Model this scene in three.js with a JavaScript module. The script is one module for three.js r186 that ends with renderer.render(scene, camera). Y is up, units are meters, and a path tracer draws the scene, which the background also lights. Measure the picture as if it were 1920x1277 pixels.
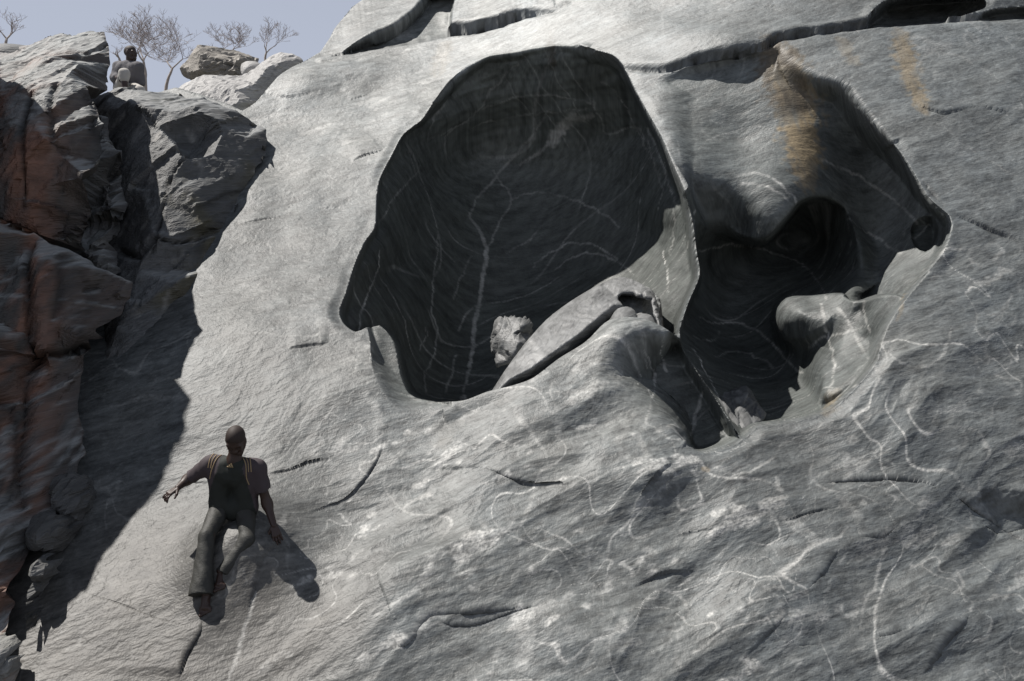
import * as THREE from 'three';
import { mergeGeometries, toCreasedNormals } from 'three/addons/utils/BufferGeometryUtils.js';

// ------------------------------------------------------------------ camera, sky, sun, exposure
const scene = new THREE.Scene();
const EYE = new THREE.Vector3(0, 3.5, 0), FOC = 1844, PITCH = 4 * Math.PI / 180;
const camera = new THREE.PerspectiveCamera(2 * Math.atan(638.5 / FOC) * 180 / Math.PI, 1920 / 1277, 0.1, 2000);
camera.position.copy(EYE); camera.rotation.x = PITCH;
const SUN = new THREE.Vector3(0.45, -0.87, 0.05).normalize();      // the way the light travels
{
  const W = 256, H = 128, d = new Float32Array(W * H * 4);
  for (let j = 0; j < H; j++) for (let i = 0; i < W; i++) {
    const el = ((j + 0.5) / H - 0.5) * 180, k = Math.min(1, Math.max(0, (el - 14) / 56)), s = k * k * (3 - 2 * k);
    const o = 4 * (j * W + i);
    d[o] = 0.355 - 0.30 * s; d[o + 1] = 0.390 - 0.32 * s; d[o + 2] = 0.475 - 0.375 * s; d[o + 3] = 1;
  }
  const sky = new THREE.DataTexture(d, W, H, THREE.RGBAFormat, THREE.FloatType);
  sky.mapping = THREE.EquirectangularReflectionMapping; sky.magFilter = sky.minFilter = THREE.LinearFilter; sky.needsUpdate = true;
  scene.background = sky; scene.environment = sky;
}
const sun = new THREE.DirectionalLight(new THREE.Color(1.0, 0.955, 0.90), 5.0);
sun.position.copy(SUN).multiplyScalar(-60).add(new THREE.Vector3(0, 4, -12)); sun.target.position.set(0, 4, -12);
sun.castShadow = true; sun.shadow.mapSize.set(4096, 4096);
Object.assign(sun.shadow.camera, { left: -25, right: 25, top: 25, bottom: -25, near: 1, far: 150 });
scene.add(sun, sun.target);
const renderer = new THREE.WebGLRenderer({ antialias: true });
renderer.setSize(1024, 681);
renderer.toneMapping = THREE.LinearToneMapping; renderer.toneMappingExposure = 1.32;
renderer.shadowMap.enabled = true; renderer.shadowMap.type = THREE.PCFSoftShadowMap;

// ------------------------------------------------------------------ numbers: random, noise, curves
function rng(seed) { let s = seed >>> 0; return () => { s = (s + 0x6D2B79F5) >>> 0; let t = Math.imul(s ^ (s >>> 15), 1 | s); t = (t + Math.imul(t ^ (t >>> 7), 61 | t)) ^ t; return ((t ^ (t >>> 14)) >>> 0) / 4294967296; }; }
const PERM = new Uint8Array(512); { const r = rng(77); const a = [...Array(256).keys()]; for (let i = 255; i > 0; i--) { const j = Math.floor(r() * (i + 1)); [a[i], a[j]] = [a[j], a[i]]; } for (let i = 0; i < 512; i++) PERM[i] = a[i & 255]; }
const fade = t => t * t * t * (t * (t * 6 - 15) + 10);
function grad(h, x, y, z) { h &= 15; const u = h < 8 ? x : y, v = h < 4 ? y : (h === 12 || h === 14 ? x : z); return ((h & 1) ? -u : u) + ((h & 2) ? -v : v); }
function noise(x, y, z = 0) {
  const fx = Math.floor(x), fy = Math.floor(y), fz = Math.floor(z), X = fx & 255, Y = fy & 255, Z = fz & 255; x -= fx; y -= fy; z -= fz;
  const u = fade(x), v = fade(y), w = fade(z), A = PERM[X] + Y, AA = PERM[A] + Z, AB = PERM[A + 1] + Z, B = PERM[X + 1] + Y, BA = PERM[B] + Z, BB = PERM[B + 1] + Z;
  const l = (a, b, t) => a + (b - a) * t;
  return l(l(l(grad(PERM[AA], x, y, z), grad(PERM[BA], x - 1, y, z), u), l(grad(PERM[AB], x, y - 1, z), grad(PERM[BB], x - 1, y - 1, z), u), v),
    l(l(grad(PERM[AA + 1], x, y, z - 1), grad(PERM[BA + 1], x - 1, y, z - 1), u), l(grad(PERM[AB + 1], x, y - 1, z - 1), grad(PERM[BB + 1], x - 1, y - 1, z - 1), u), v), w);
}
function fbm(x, y, z, n) { let s = 0, a = 0.5; for (let i = 0; i < n; i++) { s += a * noise(x, y, z); x = x * 2.03 + 7.1; y = y * 2.03 + 3.7; z = z * 2.03 + 1.3; a *= 0.5; } return s; }
function ridged(x, y, z, n) { let s = 0, a = 0.5; for (let i = 0; i < n; i++) { s += a * (1 - 2 * Math.abs(noise(x, y, z))); x = x * 2.1 + 5.1; y = y * 2.1 + 9.7; z = z * 2.1; a *= 0.5; } return s; }
function hash2(i, j) { let h = Math.imul(i, 374761393) + Math.imul(j, 668265263); h = Math.imul(h ^ (h >>> 13), 1274126177); h ^= h >>> 16; return (h >>> 0) / 4294967296; }
function worley(x, y) {                                               // [nearest, second nearest] of jittered points
  const ix = Math.floor(x), iy = Math.floor(y); let a = 9, b = 9, id = 0, ex = 0, ey = 0;
  for (let j = -1; j < 2; j++) for (let i = -1; i < 2; i++) {
    const px = ix + i + hash2(ix + i, iy + j), py = iy + j + hash2(ix + i + 91, iy + j - 37), d = Math.hypot(px - x, py - y);
    if (d < a) { b = a; a = d; id = hash2(ix + i + 7, iy + j + 13); ex = x - px; ey = y - py; } else if (d < b) b = d;
  }
  return [a, b, id, ex, ey];
}
const clamp = (x, a = 0, b = 1) => Math.min(b, Math.max(a, x));
const sstep = (a, b, x) => { const t = clamp((x - a) / (b - a)); return t * t * (3 - 2 * t); };
const mix = (a, b, t) => a + (b - a) * t;

// ------------------------------------------------------------------ points of the place
const CP = Math.cos(PITCH), SP = Math.sin(PITCH);
function ray(px, py) { const x = (px - 960) / FOC, y = (638.5 - py) / FOC; return [x, y * CP + SP, y * SP - CP]; }
function at(px, py, t) { const r = ray(px, py); return [EYE.x + r[0] * t, EYE.y + r[1] * t, EYE.z + r[2] * t]; }
const V = (px, py, t) => new THREE.Vector3(...at(px, py, t));
function project(x, y, z) { y -= EYE.y; const d = y * SP - z * CP; return [960 + FOC * x / d, 638.5 - FOC * (y * CP + z * SP) / d, d]; }
// the undisturbed rock face: an inclined plane, 43 degrees on the left and steeper to the right
const slope = x => mix(1.07, 0.62, sstep(-3.2, 5.2, x));
const zBase = (x, y) => -(8.13 + (y - 1.89) * slope(x));
function onFace(px, py) {                                             // where a line of sight meets that plane
  const r = ray(px, py); let t = 10;
  for (let i = 0; i < 40; i++) { const x = r[0] * t, y = EYE.y + r[1] * t; const g = slope(x); const tn = (8.13 + (EYE.y - 1.89) * g) / (-r[2] - r[1] * g); t = mix(t, clamp(tn, 3, 60), 0.7); }
  return t;
}

// ------------------------------------------------------------------ outlines, smooth and faceted interpolation
function spline(pts, closed, step) {                                  // Catmull-Rom through points of any dimension
  const n = pts.length, out = [];
  for (let i = 0; i < (closed ? n : n - 1); i++) {
    const g = k => pts[closed ? (k + n) % n : clamp(k, 0, n - 1)], a = g(i - 1), b = g(i), c = g(i + 1), d = g(i + 2);
    const m = Math.max(1, Math.round(Math.hypot(c[0] - b[0], c[1] - b[1]) / step));
    for (let k = 0; k < m; k++) {
      const t = k / m;
      out.push(b.map((_, q) => { const m1 = (c[q] - a[q]) * 0.5 * 0.85, m2 = (d[q] - b[q]) * 0.5 * 0.85, t2 = t * t, t3 = t2 * t; return (2 * t3 - 3 * t2 + 1) * b[q] + (t3 - 2 * t2 + t) * m1 + (-2 * t3 + 3 * t2) * c[q] + (t3 - t2) * m2; }));
    }
  }
  if (!closed) out.push(pts[n - 1].slice());
  return out;
}
class Outline {                                                       // a polygon in x, y with further values per corner
  constructor(pts, closed = true) {
    this.p = pts; this.n = pts.length; this.closed = closed;
    this.box = [Infinity, Infinity, -Infinity, -Infinity];
    for (const q of pts) { this.box[0] = Math.min(this.box[0], q[0]); this.box[1] = Math.min(this.box[1], q[1]); this.box[2] = Math.max(this.box[2], q[0]); this.box[3] = Math.max(this.box[3], q[1]); }
  }
  near(x, y, m) { const b = this.box; return x > b[0] - m && x < b[2] + m && y > b[1] - m && y < b[3] + m; }
  query(x, y) {                                                       // nearest point; d > 0 inside (or left of an open line)
    const { p, n } = this; let best = Infinity, bi = 0, bt = 0, inside = false;
    const m = this.closed ? n : n - 1;
    for (let i = 0; i < m; i++) {
      const a = p[i], b = p[i + 1 === n ? 0 : i + 1], ex = b[0] - a[0], ey = b[1] - a[1], wx = x - a[0], wy = y - a[1];
      const t = clamp((wx * ex + wy * ey) / (ex * ex + ey * ey + 1e-12)), dx = wx - ex * t, dy = wy - ey * t, d = dx * dx + dy * dy;
      if (d < best) { best = d; bi = i; bt = t; }
      if (this.closed && (a[1] > y) !== (b[1] > y) && x < (b[0] - a[0]) * (y - a[1]) / (b[1] - a[1]) + a[0]) inside = !inside;
    }
    const a = p[bi], b = p[bi + 1 === n ? 0 : bi + 1];
    if (!this.closed) inside = (b[0] - a[0]) * (y - a[1]) - (b[1] - a[1]) * (x - a[0]) > 0;
    const d = Math.sqrt(best);
    return { d: inside ? d : -d, x: mix(a[0], b[0], bt), y: mix(a[1], b[1], bt), v: k => mix(a[k], b[k], bt), s: (bi + bt) / m };
  }
}
function tps(points) {                                                // thin plate through [x, y, value]
  const n = points.length, N = n + 3, A = Array.from({ length: N }, () => new Float64Array(N + 1));
  const phi = r2 => r2 < 1e-9 ? 0 : 0.5 * r2 * Math.log(r2);
  for (let i = 0; i < n; i++) {
    for (let j = 0; j < n; j++) A[i][j] = phi((points[i][0] - points[j][0]) ** 2 + (points[i][1] - points[j][1]) ** 2) + (i === j ? 0.004 : 0);
    A[i][n] = A[n][i] = 1; A[i][n + 1] = A[n + 1][i] = points[i][0]; A[i][n + 2] = A[n + 2][i] = points[i][1]; A[i][N] = points[i][2];
  }
  for (let i = 0; i < N; i++) {
    let p = i; for (let k = i + 1; k < N; k++) if (Math.abs(A[k][i]) > Math.abs(A[p][i])) p = k;
    [A[i], A[p]] = [A[p], A[i]];
    for (let k = 0; k < N; k++) if (k !== i) { const f = A[k][i] / A[i][i]; if (f) for (let q = i; q <= N; q++) A[k][q] -= f * A[i][q]; }
  }
  const w = A.map((r, i) => r[N] / r[i]);
  return (x, y) => { let s = w[n] + w[n + 1] * x + w[n + 2] * y; for (let i = 0; i < n; i++) s += w[i] * phi((x - points[i][0]) ** 2 + (y - points[i][1]) ** 2); return s; };
}
function facets(points) {                                             // Delaunay triangles through [x, y, value]
  const P = points.map((p, i) => [p[0] + 1e-5 * Math.sin(i * 12.9), p[1] + 1e-5 * Math.cos(i * 7.3), p[2]]), n = P.length;
  P.push([-1e3, -1e3, 0], [1e3, -1e3, 0], [0, 2e3, 0]);
  const circ = (a, b, c) => { const [ax, ay] = P[a], [bx, by] = P[b], [cx, cy] = P[c], d = 2 * (ax * (by - cy) + bx * (cy - ay) + cx * (ay - by)); const x = ((ax * ax + ay * ay) * (by - cy) + (bx * bx + by * by) * (cy - ay) + (cx * cx + cy * cy) * (ay - by)) / d, y = ((ax * ax + ay * ay) * (cx - bx) + (bx * bx + by * by) * (ax - cx) + (cx * cx + cy * cy) * (bx - ax)) / d; return { t: [a, b, c], x, y, r: (ax - x) ** 2 + (ay - y) ** 2 }; };
  let T = [circ(n, n + 1, n + 2)];
  for (let i = 0; i < n; i++) {
    const edges = new Map(), keep = [];
    for (const q of T) {
      if ((P[i][0] - q.x) ** 2 + (P[i][1] - q.y) ** 2 < q.r) for (let k = 0; k < 3; k++) { const a = q.t[k], b = q.t[(k + 1) % 3], key = Math.min(a, b) + '_' + Math.max(a, b); edges.set(key, edges.has(key) ? null : [a, b]); }
      else keep.push(q);
    }
    T = keep; for (const e of edges.values()) if (e) T.push(circ(e[0], e[1], i));
  }
  const tri = T.filter(q => q.t.every(k => k < n)).map(q => q.t);
  return (x, y) => {
    let bw = -Infinity, bz = 0;
    for (const [a, b, c] of tri) {
      const A = P[a], B = P[b], C = P[c], det = (B[1] - C[1]) * (A[0] - C[0]) + (C[0] - B[0]) * (A[1] - C[1]);
      if (Math.abs(det) < 1e-9) continue;
      let u = ((B[1] - C[1]) * (x - C[0]) + (C[0] - B[0]) * (y - C[1])) / det, v = ((C[1] - A[1]) * (x - C[0]) + (A[0] - C[0]) * (y - C[1])) / det, w = 1 - u - v;
      const m = Math.min(u, v, w);
      if (m >= 0) return u * A[2] + v * B[2] + w * C[2];
      if (m > bw) { bw = m; u = Math.max(0, u); v = Math.max(0, v); w = Math.max(0, w); const s = u + v + w; bz = (u * A[2] + v * B[2] + w * C[2]) / s; }
    }
    return bz;
  };
}

// ------------------------------------------------------------------ names, labels, materials
const used = {};
function numbered(name) { const k = used[name] = (used[name] ?? -1) + 1; return k ? `${name}_${String(k).padStart(3, '0')}` : name; }
function shade(o) { o.traverse(m => { if (m.isMesh) m.castShadow = m.receiveShadow = true; }); return o; }
function top(o, name, data) { o.name = numbered(name); Object.assign(o.userData, data); scene.add(shade(o)); return o; }
function part(parent, name, geometry, material, data) { const m = new THREE.Mesh(geometry, material); m.name = name; m.castShadow = m.receiveShadow = true; if (data) Object.assign(m.userData, data); parent.add(m); return m; }

// a tiling grain: fine streaks along u, grit and small pits (one tile is TILE metres)
function grain(size, streak, grit, seed) {
  const S = size, h = new Float32Array(S * S), per = (fx, fy, sd) => {
    const w = new Float32Array(S * S), r = rng(sd), g = new Float32Array(fx * fy).map(() => r() * 2 - 1);
    for (let j = 0; j < S; j++) { const y = j / S * fy, j0 = Math.floor(y), v = fade(y - j0), a = (j0 % fy) * fx, b = ((j0 + 1) % fy) * fx; for (let i = 0; i < S; i++) { const x = i / S * fx, i0 = Math.floor(x), u = fade(x - i0), c = i0 % fx, d = (i0 + 1) % fx; w[j * S + i] = mix(mix(g[a + c], g[a + d], u), mix(g[b + c], g[b + d], u), v); } }
    return w;
  };
  const layers = [[per(6, 22, seed), 0.5 * streak], [per(14, 60, seed + 1), 0.45 * streak], [per(36, 150, seed + 2), 0.35 * streak], [per(24, 26, seed + 3), 0.4 * grit], [per(70, 76, seed + 4), 0.35 * grit], [per(180, 190, seed + 5), 0.35 * grit]];
  for (let k = 0; k < S * S; k++) { let s = 0; for (const [l, a] of layers) s += l[k] * a; h[k] = s; }
  return h;
}
function grainTextures(size, streak, grit, seed, contrast) {
  const h = grain(size, streak, grit, seed), S = size, c = new Uint8Array(S * S * 4), b = new Uint8Array(S * S * 4);
  for (let k = 0; k < S * S; k++) {
    const v = clamp(0.5 + 0.42 * h[k]) * 255; b[4 * k] = b[4 * k + 1] = b[4 * k + 2] = v; b[4 * k + 3] = 255;
    const q = clamp(0.80 + contrast * h[k], 0, 1); const s = Math.round(255 * Math.pow(q, 1 / 2.2)); c[4 * k] = c[4 * k + 1] = c[4 * k + 2] = s; c[4 * k + 3] = 255;
  }
  const mk = (a, srgb) => { const t = new THREE.DataTexture(a, S, S, THREE.RGBAFormat); t.wrapS = t.wrapT = THREE.RepeatWrapping; t.magFilter = THREE.LinearFilter; t.minFilter = THREE.LinearMipmapLinearFilter; t.generateMipmaps = true; if (srgb) t.colorSpace = THREE.SRGBColorSpace; t.needsUpdate = true; return t; };
  return [mk(c, true), mk(b, false)];
}
const [faceMap, faceBump] = grainTextures(1024, 1.0, 0.9, 11, 0.30);
const [blockMap, blockBump] = grainTextures(1024, 0.5, 1.2, 29, 0.22);
const faceMat = new THREE.MeshStandardMaterial({ vertexColors: true, map: faceMap, bumpMap: faceBump, bumpScale: 0.005, roughness: 0.57, side: THREE.DoubleSide });
const blockMat = new THREE.MeshStandardMaterial({ vertexColors: true, map: blockMap, bumpMap: blockBump, bumpScale: 0.014, roughness: 0.7, side: THREE.DoubleSide });

// ------------------------------------------------------------------ the rock face
// A relief over the inclined plane. Hollows are scooped into it along directions that fan out over it; ledges and cracks follow lines on it.
const scoopDir = (x, y) => [x * .084, (y - 3.5) * .07];           // the hollows fan out from the middle of the face
function chart(px, py, dep = 0) {                                     // [x, y, depth] on the plane of a point seen at px, py, dep metres behind it
  const P = at(px, py, onFace(px, py) + dep); let d = dep, x = P[0], y = P[1];
  for (let i = 0; i < 14; i++) { const D = scoopDir(x, y); x = P[0] - D[0] * d; y = P[1] - D[1] * d; d = mix(d, zBase(x, y) - P[2], 0.6); }
  return [x, y, d];
}
const S = 0.06, M = 0.3, B = 0.9;                                     // rim widths: sharp, medium, broad
const hollows = [
  { polishShade: .5,                                                       // the lit scoop left of the great hollow's lower rim
    rim: [[690, 610, .05, .3], [712, 600, .1, .5], [760, 620, .1, .5], [790, 690, .1, .5], [830, 745, .1, .5], [850, 765, .15, 1], [800, 778, .25, 1], [750, 772, .25, 1], [715, 738, .25, 1], [699, 690, .15, .8], [696, 650, .06, .4]],
    floor: [[706, 640, .16], [716, 640, .30], [732, 680, .46], [742, 720, .44], [765, 748, .3], [712, 690, .2], [800, 762, .12], [738, 755, .2], [780, 700, .6], [740, 630, .4], [800, 740, .4]] },
  { polishShade: 1, deeper: 1.3,                                           // the great round hollow
    rim: [[690, 622, S, 0], [668, 632, S, 0], [645, 615, S, 0], [638, 590, S, 0], [650, 555, S, 0], [665, 500, S, 0], [684, 455, S, 0], [703, 425, S, 0], [706, 372, S, 0], [712, 335, S, 0], [735, 290, S, 0], [756, 252, S, 0], [790, 225, .12, .3], [812, 193, .2, .5], [845, 150, .25, .5], [880, 117, .3, .5], [915, 97, .3, .5], [960, 92, .3, .5], [1000, 84, .25, .4], [1045, 77, .22, .4], [1085, 85, .2, .4], [1115, 96, .2, .4], [1150, 108, .18, .4], [1172, 132, .12, 0], [1192, 170, S, 0], [1217, 215, S, 0], [1240, 255, S, 0], [1263, 310, S, 0], [1285, 360, S, 0], [1298, 410, S, 0], [1306, 470, S, 0], [1312, 515, S, 0], [1293, 562, S, 0], [1280, 602, S, 0], [1272, 634, S, 0], [1240, 622, S, 0], [1190, 608, S, 0], [1140, 610, S, 0], [1100, 650, S, 0], [1050, 682, S, 0], [1000, 722, S, 0], [960, 734, S, 0], [915, 741, S, 0], [870, 756, S, 0], [826, 757, S, 0], [790, 752, S, 0], [765, 740, S, 0], [750, 705, S, 0], [738, 645, S, 0], [712, 613, S, 0]],
    floor: [[660, 580, .9], [700, 500, 1.0], [740, 350, .9], [760, 500, 1.9], [720, 600, 1.5], [800, 650, 2.6], [850, 720, 2.9], [850, 300, 2.1], [840, 230, 1.1], [930, 130, .5], [950, 230, 1.9], [1050, 110, .35], [1050, 200, 1.5], [1130, 180, 1.3], [960, 430, 3.1], [900, 600, 3.2], [1000, 660, 3.0], [1060, 520, 3.3], [1140, 450, 3.0], [1150, 350, 2.7], [1200, 250, 2.0], [1100, 600, 3.0], [1200, 480, 2.8], [1185, 525, 2.8], [1235, 440, 2.5], [1235, 560, 1.8], [1255, 400, 2.1], [1295, 505, 1.55], [1288, 440, 1.85], [1270, 600, 1.5], [1272, 350, 1.9], [1235, 285, 1.9], [1205, 215, 1.6], [1180, 600, 2.3]] },
  { polishShade: .9,                                                       // the deep part of the second hollow
    rim: [[1285, 358, S, 0], [1298, 410, S, 0], [1306, 470, S, 0], [1312, 515, S, 0], [1293, 562, S, 0], [1280, 602, S, 0], [1274, 634, S, 0], [1283, 658, S, 0], [1300, 685, S, 0], [1340, 742, S, 0], [1370, 790, S, 0], [1393, 825, S, 0], [1420, 801, S, 0], [1470, 795, S, 0], [1540, 781, S, 0], [1580, 756, S, 0], [1615, 722, S, 0], [1638, 690, .1, 0], [1645, 655, .1, 0], [1664, 612, .1, 0], [1703, 556, S, 0], [1741, 510, S, 0], [1771, 470, S, 0], [1785, 430, S, 0], [1780, 404, .1, 0], [1742, 368, .12, 0], [1692, 290, .2, .4], [1640, 228, .3, .6], [1592, 165, .4, .8], [1545, 140, .6, 1], [1500, 115, .6, 1], [1440, 96, .2, .5], [1400, 200, M, .5], [1340, 300, M, .5]],
    floor: [[1310, 420, .9], [1320, 480, 1.9], [1310, 560, 2.2], [1350, 520, 2.5], [1420, 520, 2.8], [1480, 500, 3.0], [1540, 450, 2.9], [1550, 520, 2.5], [1590, 480, 1.9], [1600, 420, 1.5], [1640, 400, 1.15], [1620, 520, 1.6], [1700, 430, 1.2], [1700, 500, 1.1], [1755, 460, 1.0], [1740, 400, 1.0], [1670, 320, .95], [1600, 250, .95], [1560, 200, .75], [1625, 220, .55], [1545, 280, 1.1], [1575, 330, 1.4], [1620, 300, 1.1], [1480, 300, .9], [1430, 250, .5], [1500, 160, .42], [1640, 280, .85], [1700, 350, .9], [1330, 600, 2.5], [1350, 660, 2.3], [1300, 650, 1.6], [1400, 620, 2.7], [1450, 700, 2.3], [1420, 760, 1.6], [1370, 740, 1.4], [1400, 800, .8], [1520, 720, 1.7], [1500, 780, 1.0], [1560, 740, 1.0], [1540, 650, 1.4], [1600, 690, .85], [1630, 640, .55], [1600, 590, .95], [1660, 580, .5], [1690, 560, .3], [1600, 560, 1.1]] },
  { polishShade: .4,                                                       // the shallow fluted shelf above it and the wall that curls round to the right rim
    rim: [[1228, 170, .5, 1], [1240, 145, .2, .5], [1330, 122, .15, .3], [1430, 98, .12, .3], [1465, 90, .2, .8], [1500, 112, .5, 1], [1545, 138, .5, 1], [1592, 165, .4, .8], [1640, 228, .3, .6], [1692, 290, .15, .3], [1742, 368, .06, 0], [1780, 404, S, 0], [1785, 430, S, 0], [1771, 470, S, 0], [1741, 510, S, 0], [1703, 556, S, 0], [1665, 572, .1, 0, 1.2], [1610, 578, .15, .5, 1.8], [1582, 552, .3, 1, 2.1], [1600, 505, .3, 1, 2.1], [1606, 462, .25, .8, 1.9], [1600, 426, .12, .3, 1.7], [1583, 392, .05, 0, 1.45], [1545, 374, S, 0, 1.1], [1506, 381, S, 0, .85], [1480, 412, S, 0, .85], [1441, 451, S, 0, .8], [1395, 452, .1, .2, .8], [1350, 440, .2, .5, .8], [1312, 410, .15, .3, .6], [1291, 352, .06, .2, .3], [1264, 300, .25, .7], [1245, 250, .35, 1], [1230, 210, .45, 1]],
    floor: [[1260, 180, .12], [1280, 250, .2], [1310, 330, .33], [1330, 200, .3], [1380, 260, .55], [1340, 320, .42], [1350, 390, .95], [1400, 330, .55], [1420, 400, .75], [1440, 440, .95], [1470, 340, .6], [1500, 370, .78], [1450, 200, .38], [1500, 250, .56], [1440, 130, .16], [1400, 130, .2], [1390, 430, 1.25], [1320, 390, .85],
      [1510, 160, .36], [1530, 300, .78], [1545, 365, 1.1], [1560, 200, .62], [1600, 250, 1.0], [1575, 330, 1.25], [1600, 370, 1.5], [1640, 280, 1.25], [1625, 215, .7], [1690, 330, 1.35], [1650, 400, 1.75], [1700, 390, 1.6], [1740, 400, 1.4], [1765, 430, 1.25], [1740, 480, 1.35], [1700, 440, 1.7], [1640, 470, 2.0], [1700, 530, 1.25], [1650, 540, 1.7], [1610, 520, 2.1], [1600, 570, 2.0]] },
  { polishShade: .55,                                                      // the fluted buttress on the right of the second hollow
    rim: [[1556, 566, .05, 0, 1.1], [1576, 556, .05, 0, 1.0], [1600, 563, .05, 0, .9], [1622, 560, .05, 0, .8], [1645, 551, .05, 0, .6], [1680, 550, .05, 0, .4], [1702, 557, .05, 0, .15], [1664, 612, .05, 0, .05], [1645, 655, .05, 0, .05], [1636, 690, .05, 0, .05], [1613, 722, .06, 0, .05], [1578, 756, .1, .3, .1], [1542, 776, .2, .8, .5], [1520, 745, .3, 1, 1.0], [1500, 705, .35, 1, 1.2], [1510, 680, .3, 1, 1.2], [1540, 650, .2, .8, 1.1], [1556, 610, .15, .5, 1.1]],
    floor: [[1575, 575, .95], [1600, 580, .82], [1590, 620, .95], [1570, 650, 1.0], [1612, 585, .88], [1628, 575, .66], [1655, 570, .45], [1690, 562, .22], [1640, 620, .62], [1650, 600, .5], [1620, 640, .85], [1635, 660, .7], [1600, 660, .85], [1580, 700, .85], [1610, 700, .55], [1550, 720, .9], [1560, 755, .5], [1530, 690, 1.15], [1545, 760, .7]] },
  { polishShade: .45,                                                      // the fist of rock beside it
    rim: [[1450, 606, .05, 0, 1.8], [1451, 577, .05, 0, 1.8], [1470, 556, .05, 0, 1.7], [1500, 551, .05, 0, 1.6], [1535, 550, .05, 0, 1.5], [1588, 551, .06, .2, 1.1], [1598, 605, .2, 1, 1.0], [1575, 648, .25, 1, 1.2], [1524, 676, .25, 1, 1.5], [1488, 668, .22, 1, 1.7], [1458, 645, .15, .8, 1.8]],
    floor: [[1456, 600, 1.62], [1472, 572, 1.45], [1520, 562, 1.38], [1470, 600, 1.42], [1500, 584, 1.16], [1530, 590, 1.1], [1552, 590, 1.05], [1480, 630, 1.62], [1515, 640, 1.42], [1540, 630, 1.2], [1550, 570, 1.15], [1570, 590, 1.0], [1580, 565, 1.0], [1500, 612, 1.3], [1490, 655, 1.8]] },
  { polishShade: .8,                                                       // the front hollow under the crest
    rim: [[1120, 690, .8, 1], [1150, 655, .6, 1], [1200, 632, .5, 1], [1245, 628, .35, 1], [1276, 640, .1, .1], [1302, 686, .1, 0], [1342, 743, .1, 0], [1371, 791, .1, 0], [1392, 826, .08, 0], [1352, 849, .08, 0], [1316, 858, .08, 0], [1290, 850, .15, .3], [1250, 822, .4, 1], [1200, 792, .7, 1], [1150, 765, .9, 1], [1115, 728, .9, 1]],
    floor: [[1150, 690, .1], [1190, 690, .32], [1240, 690, .5], [1270, 690, .5], [1300, 730, .7], [1240, 740, .75], [1290, 790, .95], [1330, 790, .85], [1340, 830, .9], [1270, 800, .8], [1375, 815, .5], [1200, 740, .35]] },
  { polishShade: .2,                                                       // shaded underside of the pale top block
    rim: [[852, -6, .05, 0], [850, 30, .05, 0], [844, 62, .05, 0], [800, 74, .05, 0], [740, 88, .06, 0], [680, 98, .08, 0], [640, 107, .1, .3], [690, 82, .25, 1], [735, 60, .3, 1], [775, 25, .3, 1], [800, -6, .3, 1]],
    floor: [[835, 20, .75], [830, 50, .8], [790, 50, .55], [740, 75, .35], [690, 92, .15], [800, 10, .5]] },
  { polishShade: .2,                                                       // dark cavity at the top right
    rim: [[1625, 46, .06, 0], [1640, 20, .12, .3], [1665, 4, .1, .3], [1720, -6, .1, .3], [1830, -8, .1, 0], [1850, 12, .1, .3], [1825, 28, .1, .3], [1760, 38, .06, 0], [1690, 42, .06, 0]],
    floor: [[1660, 30, .6], [1700, 15, .9], [1760, 15, .9], [1800, 8, .7], [1830, 5, .4]] },
  { polishShade: .2,
    rim: [[1836, 34, .05, 0], [1860, 20, .08, .3], [1905, 14, .1, .3], [1960, 10, .1, .3], [1980, 32, .06, 0], [1920, 36, .05, 0]],
    floor: [[1880, 28, .3], [1930, 24, .4]] },
  { polishShade: .1,                                                       // broad dish low on the right
    rim: [[1785, 960, .5, 1], [1830, 925, .3, 1], [1900, 925, .25, .8], [1990, 940, .3, 1], [2010, 1040, .5, 1], [1930, 1100, .5, 1], [1830, 1080, .5, 1], [1790, 1010, .5, 1]],
    floor: [[1860, 990, .16], [1930, 1000, .2], [1850, 960, .14], [1900, 1050, .12]] },
  { polishShade: .9,                                                       // cup in the right wall
    rim: [[1708, 428, .05, .2, 1.55], [1722, 408, .12, .6, 1.45], [1748, 405, .1, .6, 1.35], [1762, 428, .06, .2, 1.25], [1756, 456, .03, 0, 1.3], [1736, 473, .03, 0, 1.4], [1714, 460, .04, 0, 1.5]],
    floor: [[1735, 435, 1.75], [1720, 430, 1.75], [1750, 430, 1.6], [1735, 458, 1.65]] },
];
for (const h of hollows) {
  h.line = new Outline(spline(h.rim.map(([px, py, w, soft, dep]) => { const c = chart(px, py, dep || 0); return [c[0], c[1], w, soft]; }), true, 0.07));
  const pts = h.floor.map(([px, py, d]) => chart(px, py, d * (h.deeper || 1))), most = Math.max(...pts.map(p => p[2])), f = tps(pts);
  h.depth = pts.length > 12 ? (x, y) => clamp(f(x, y), 0, most + .2) : (x, y) => { let s = 0, w = 0; for (const p of pts) { const q = 1 / (.02 + (x - p[0]) ** 2 + (y - p[1]) ** 2); s += q * p[2]; w += q; } return s / w; };
}
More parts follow.
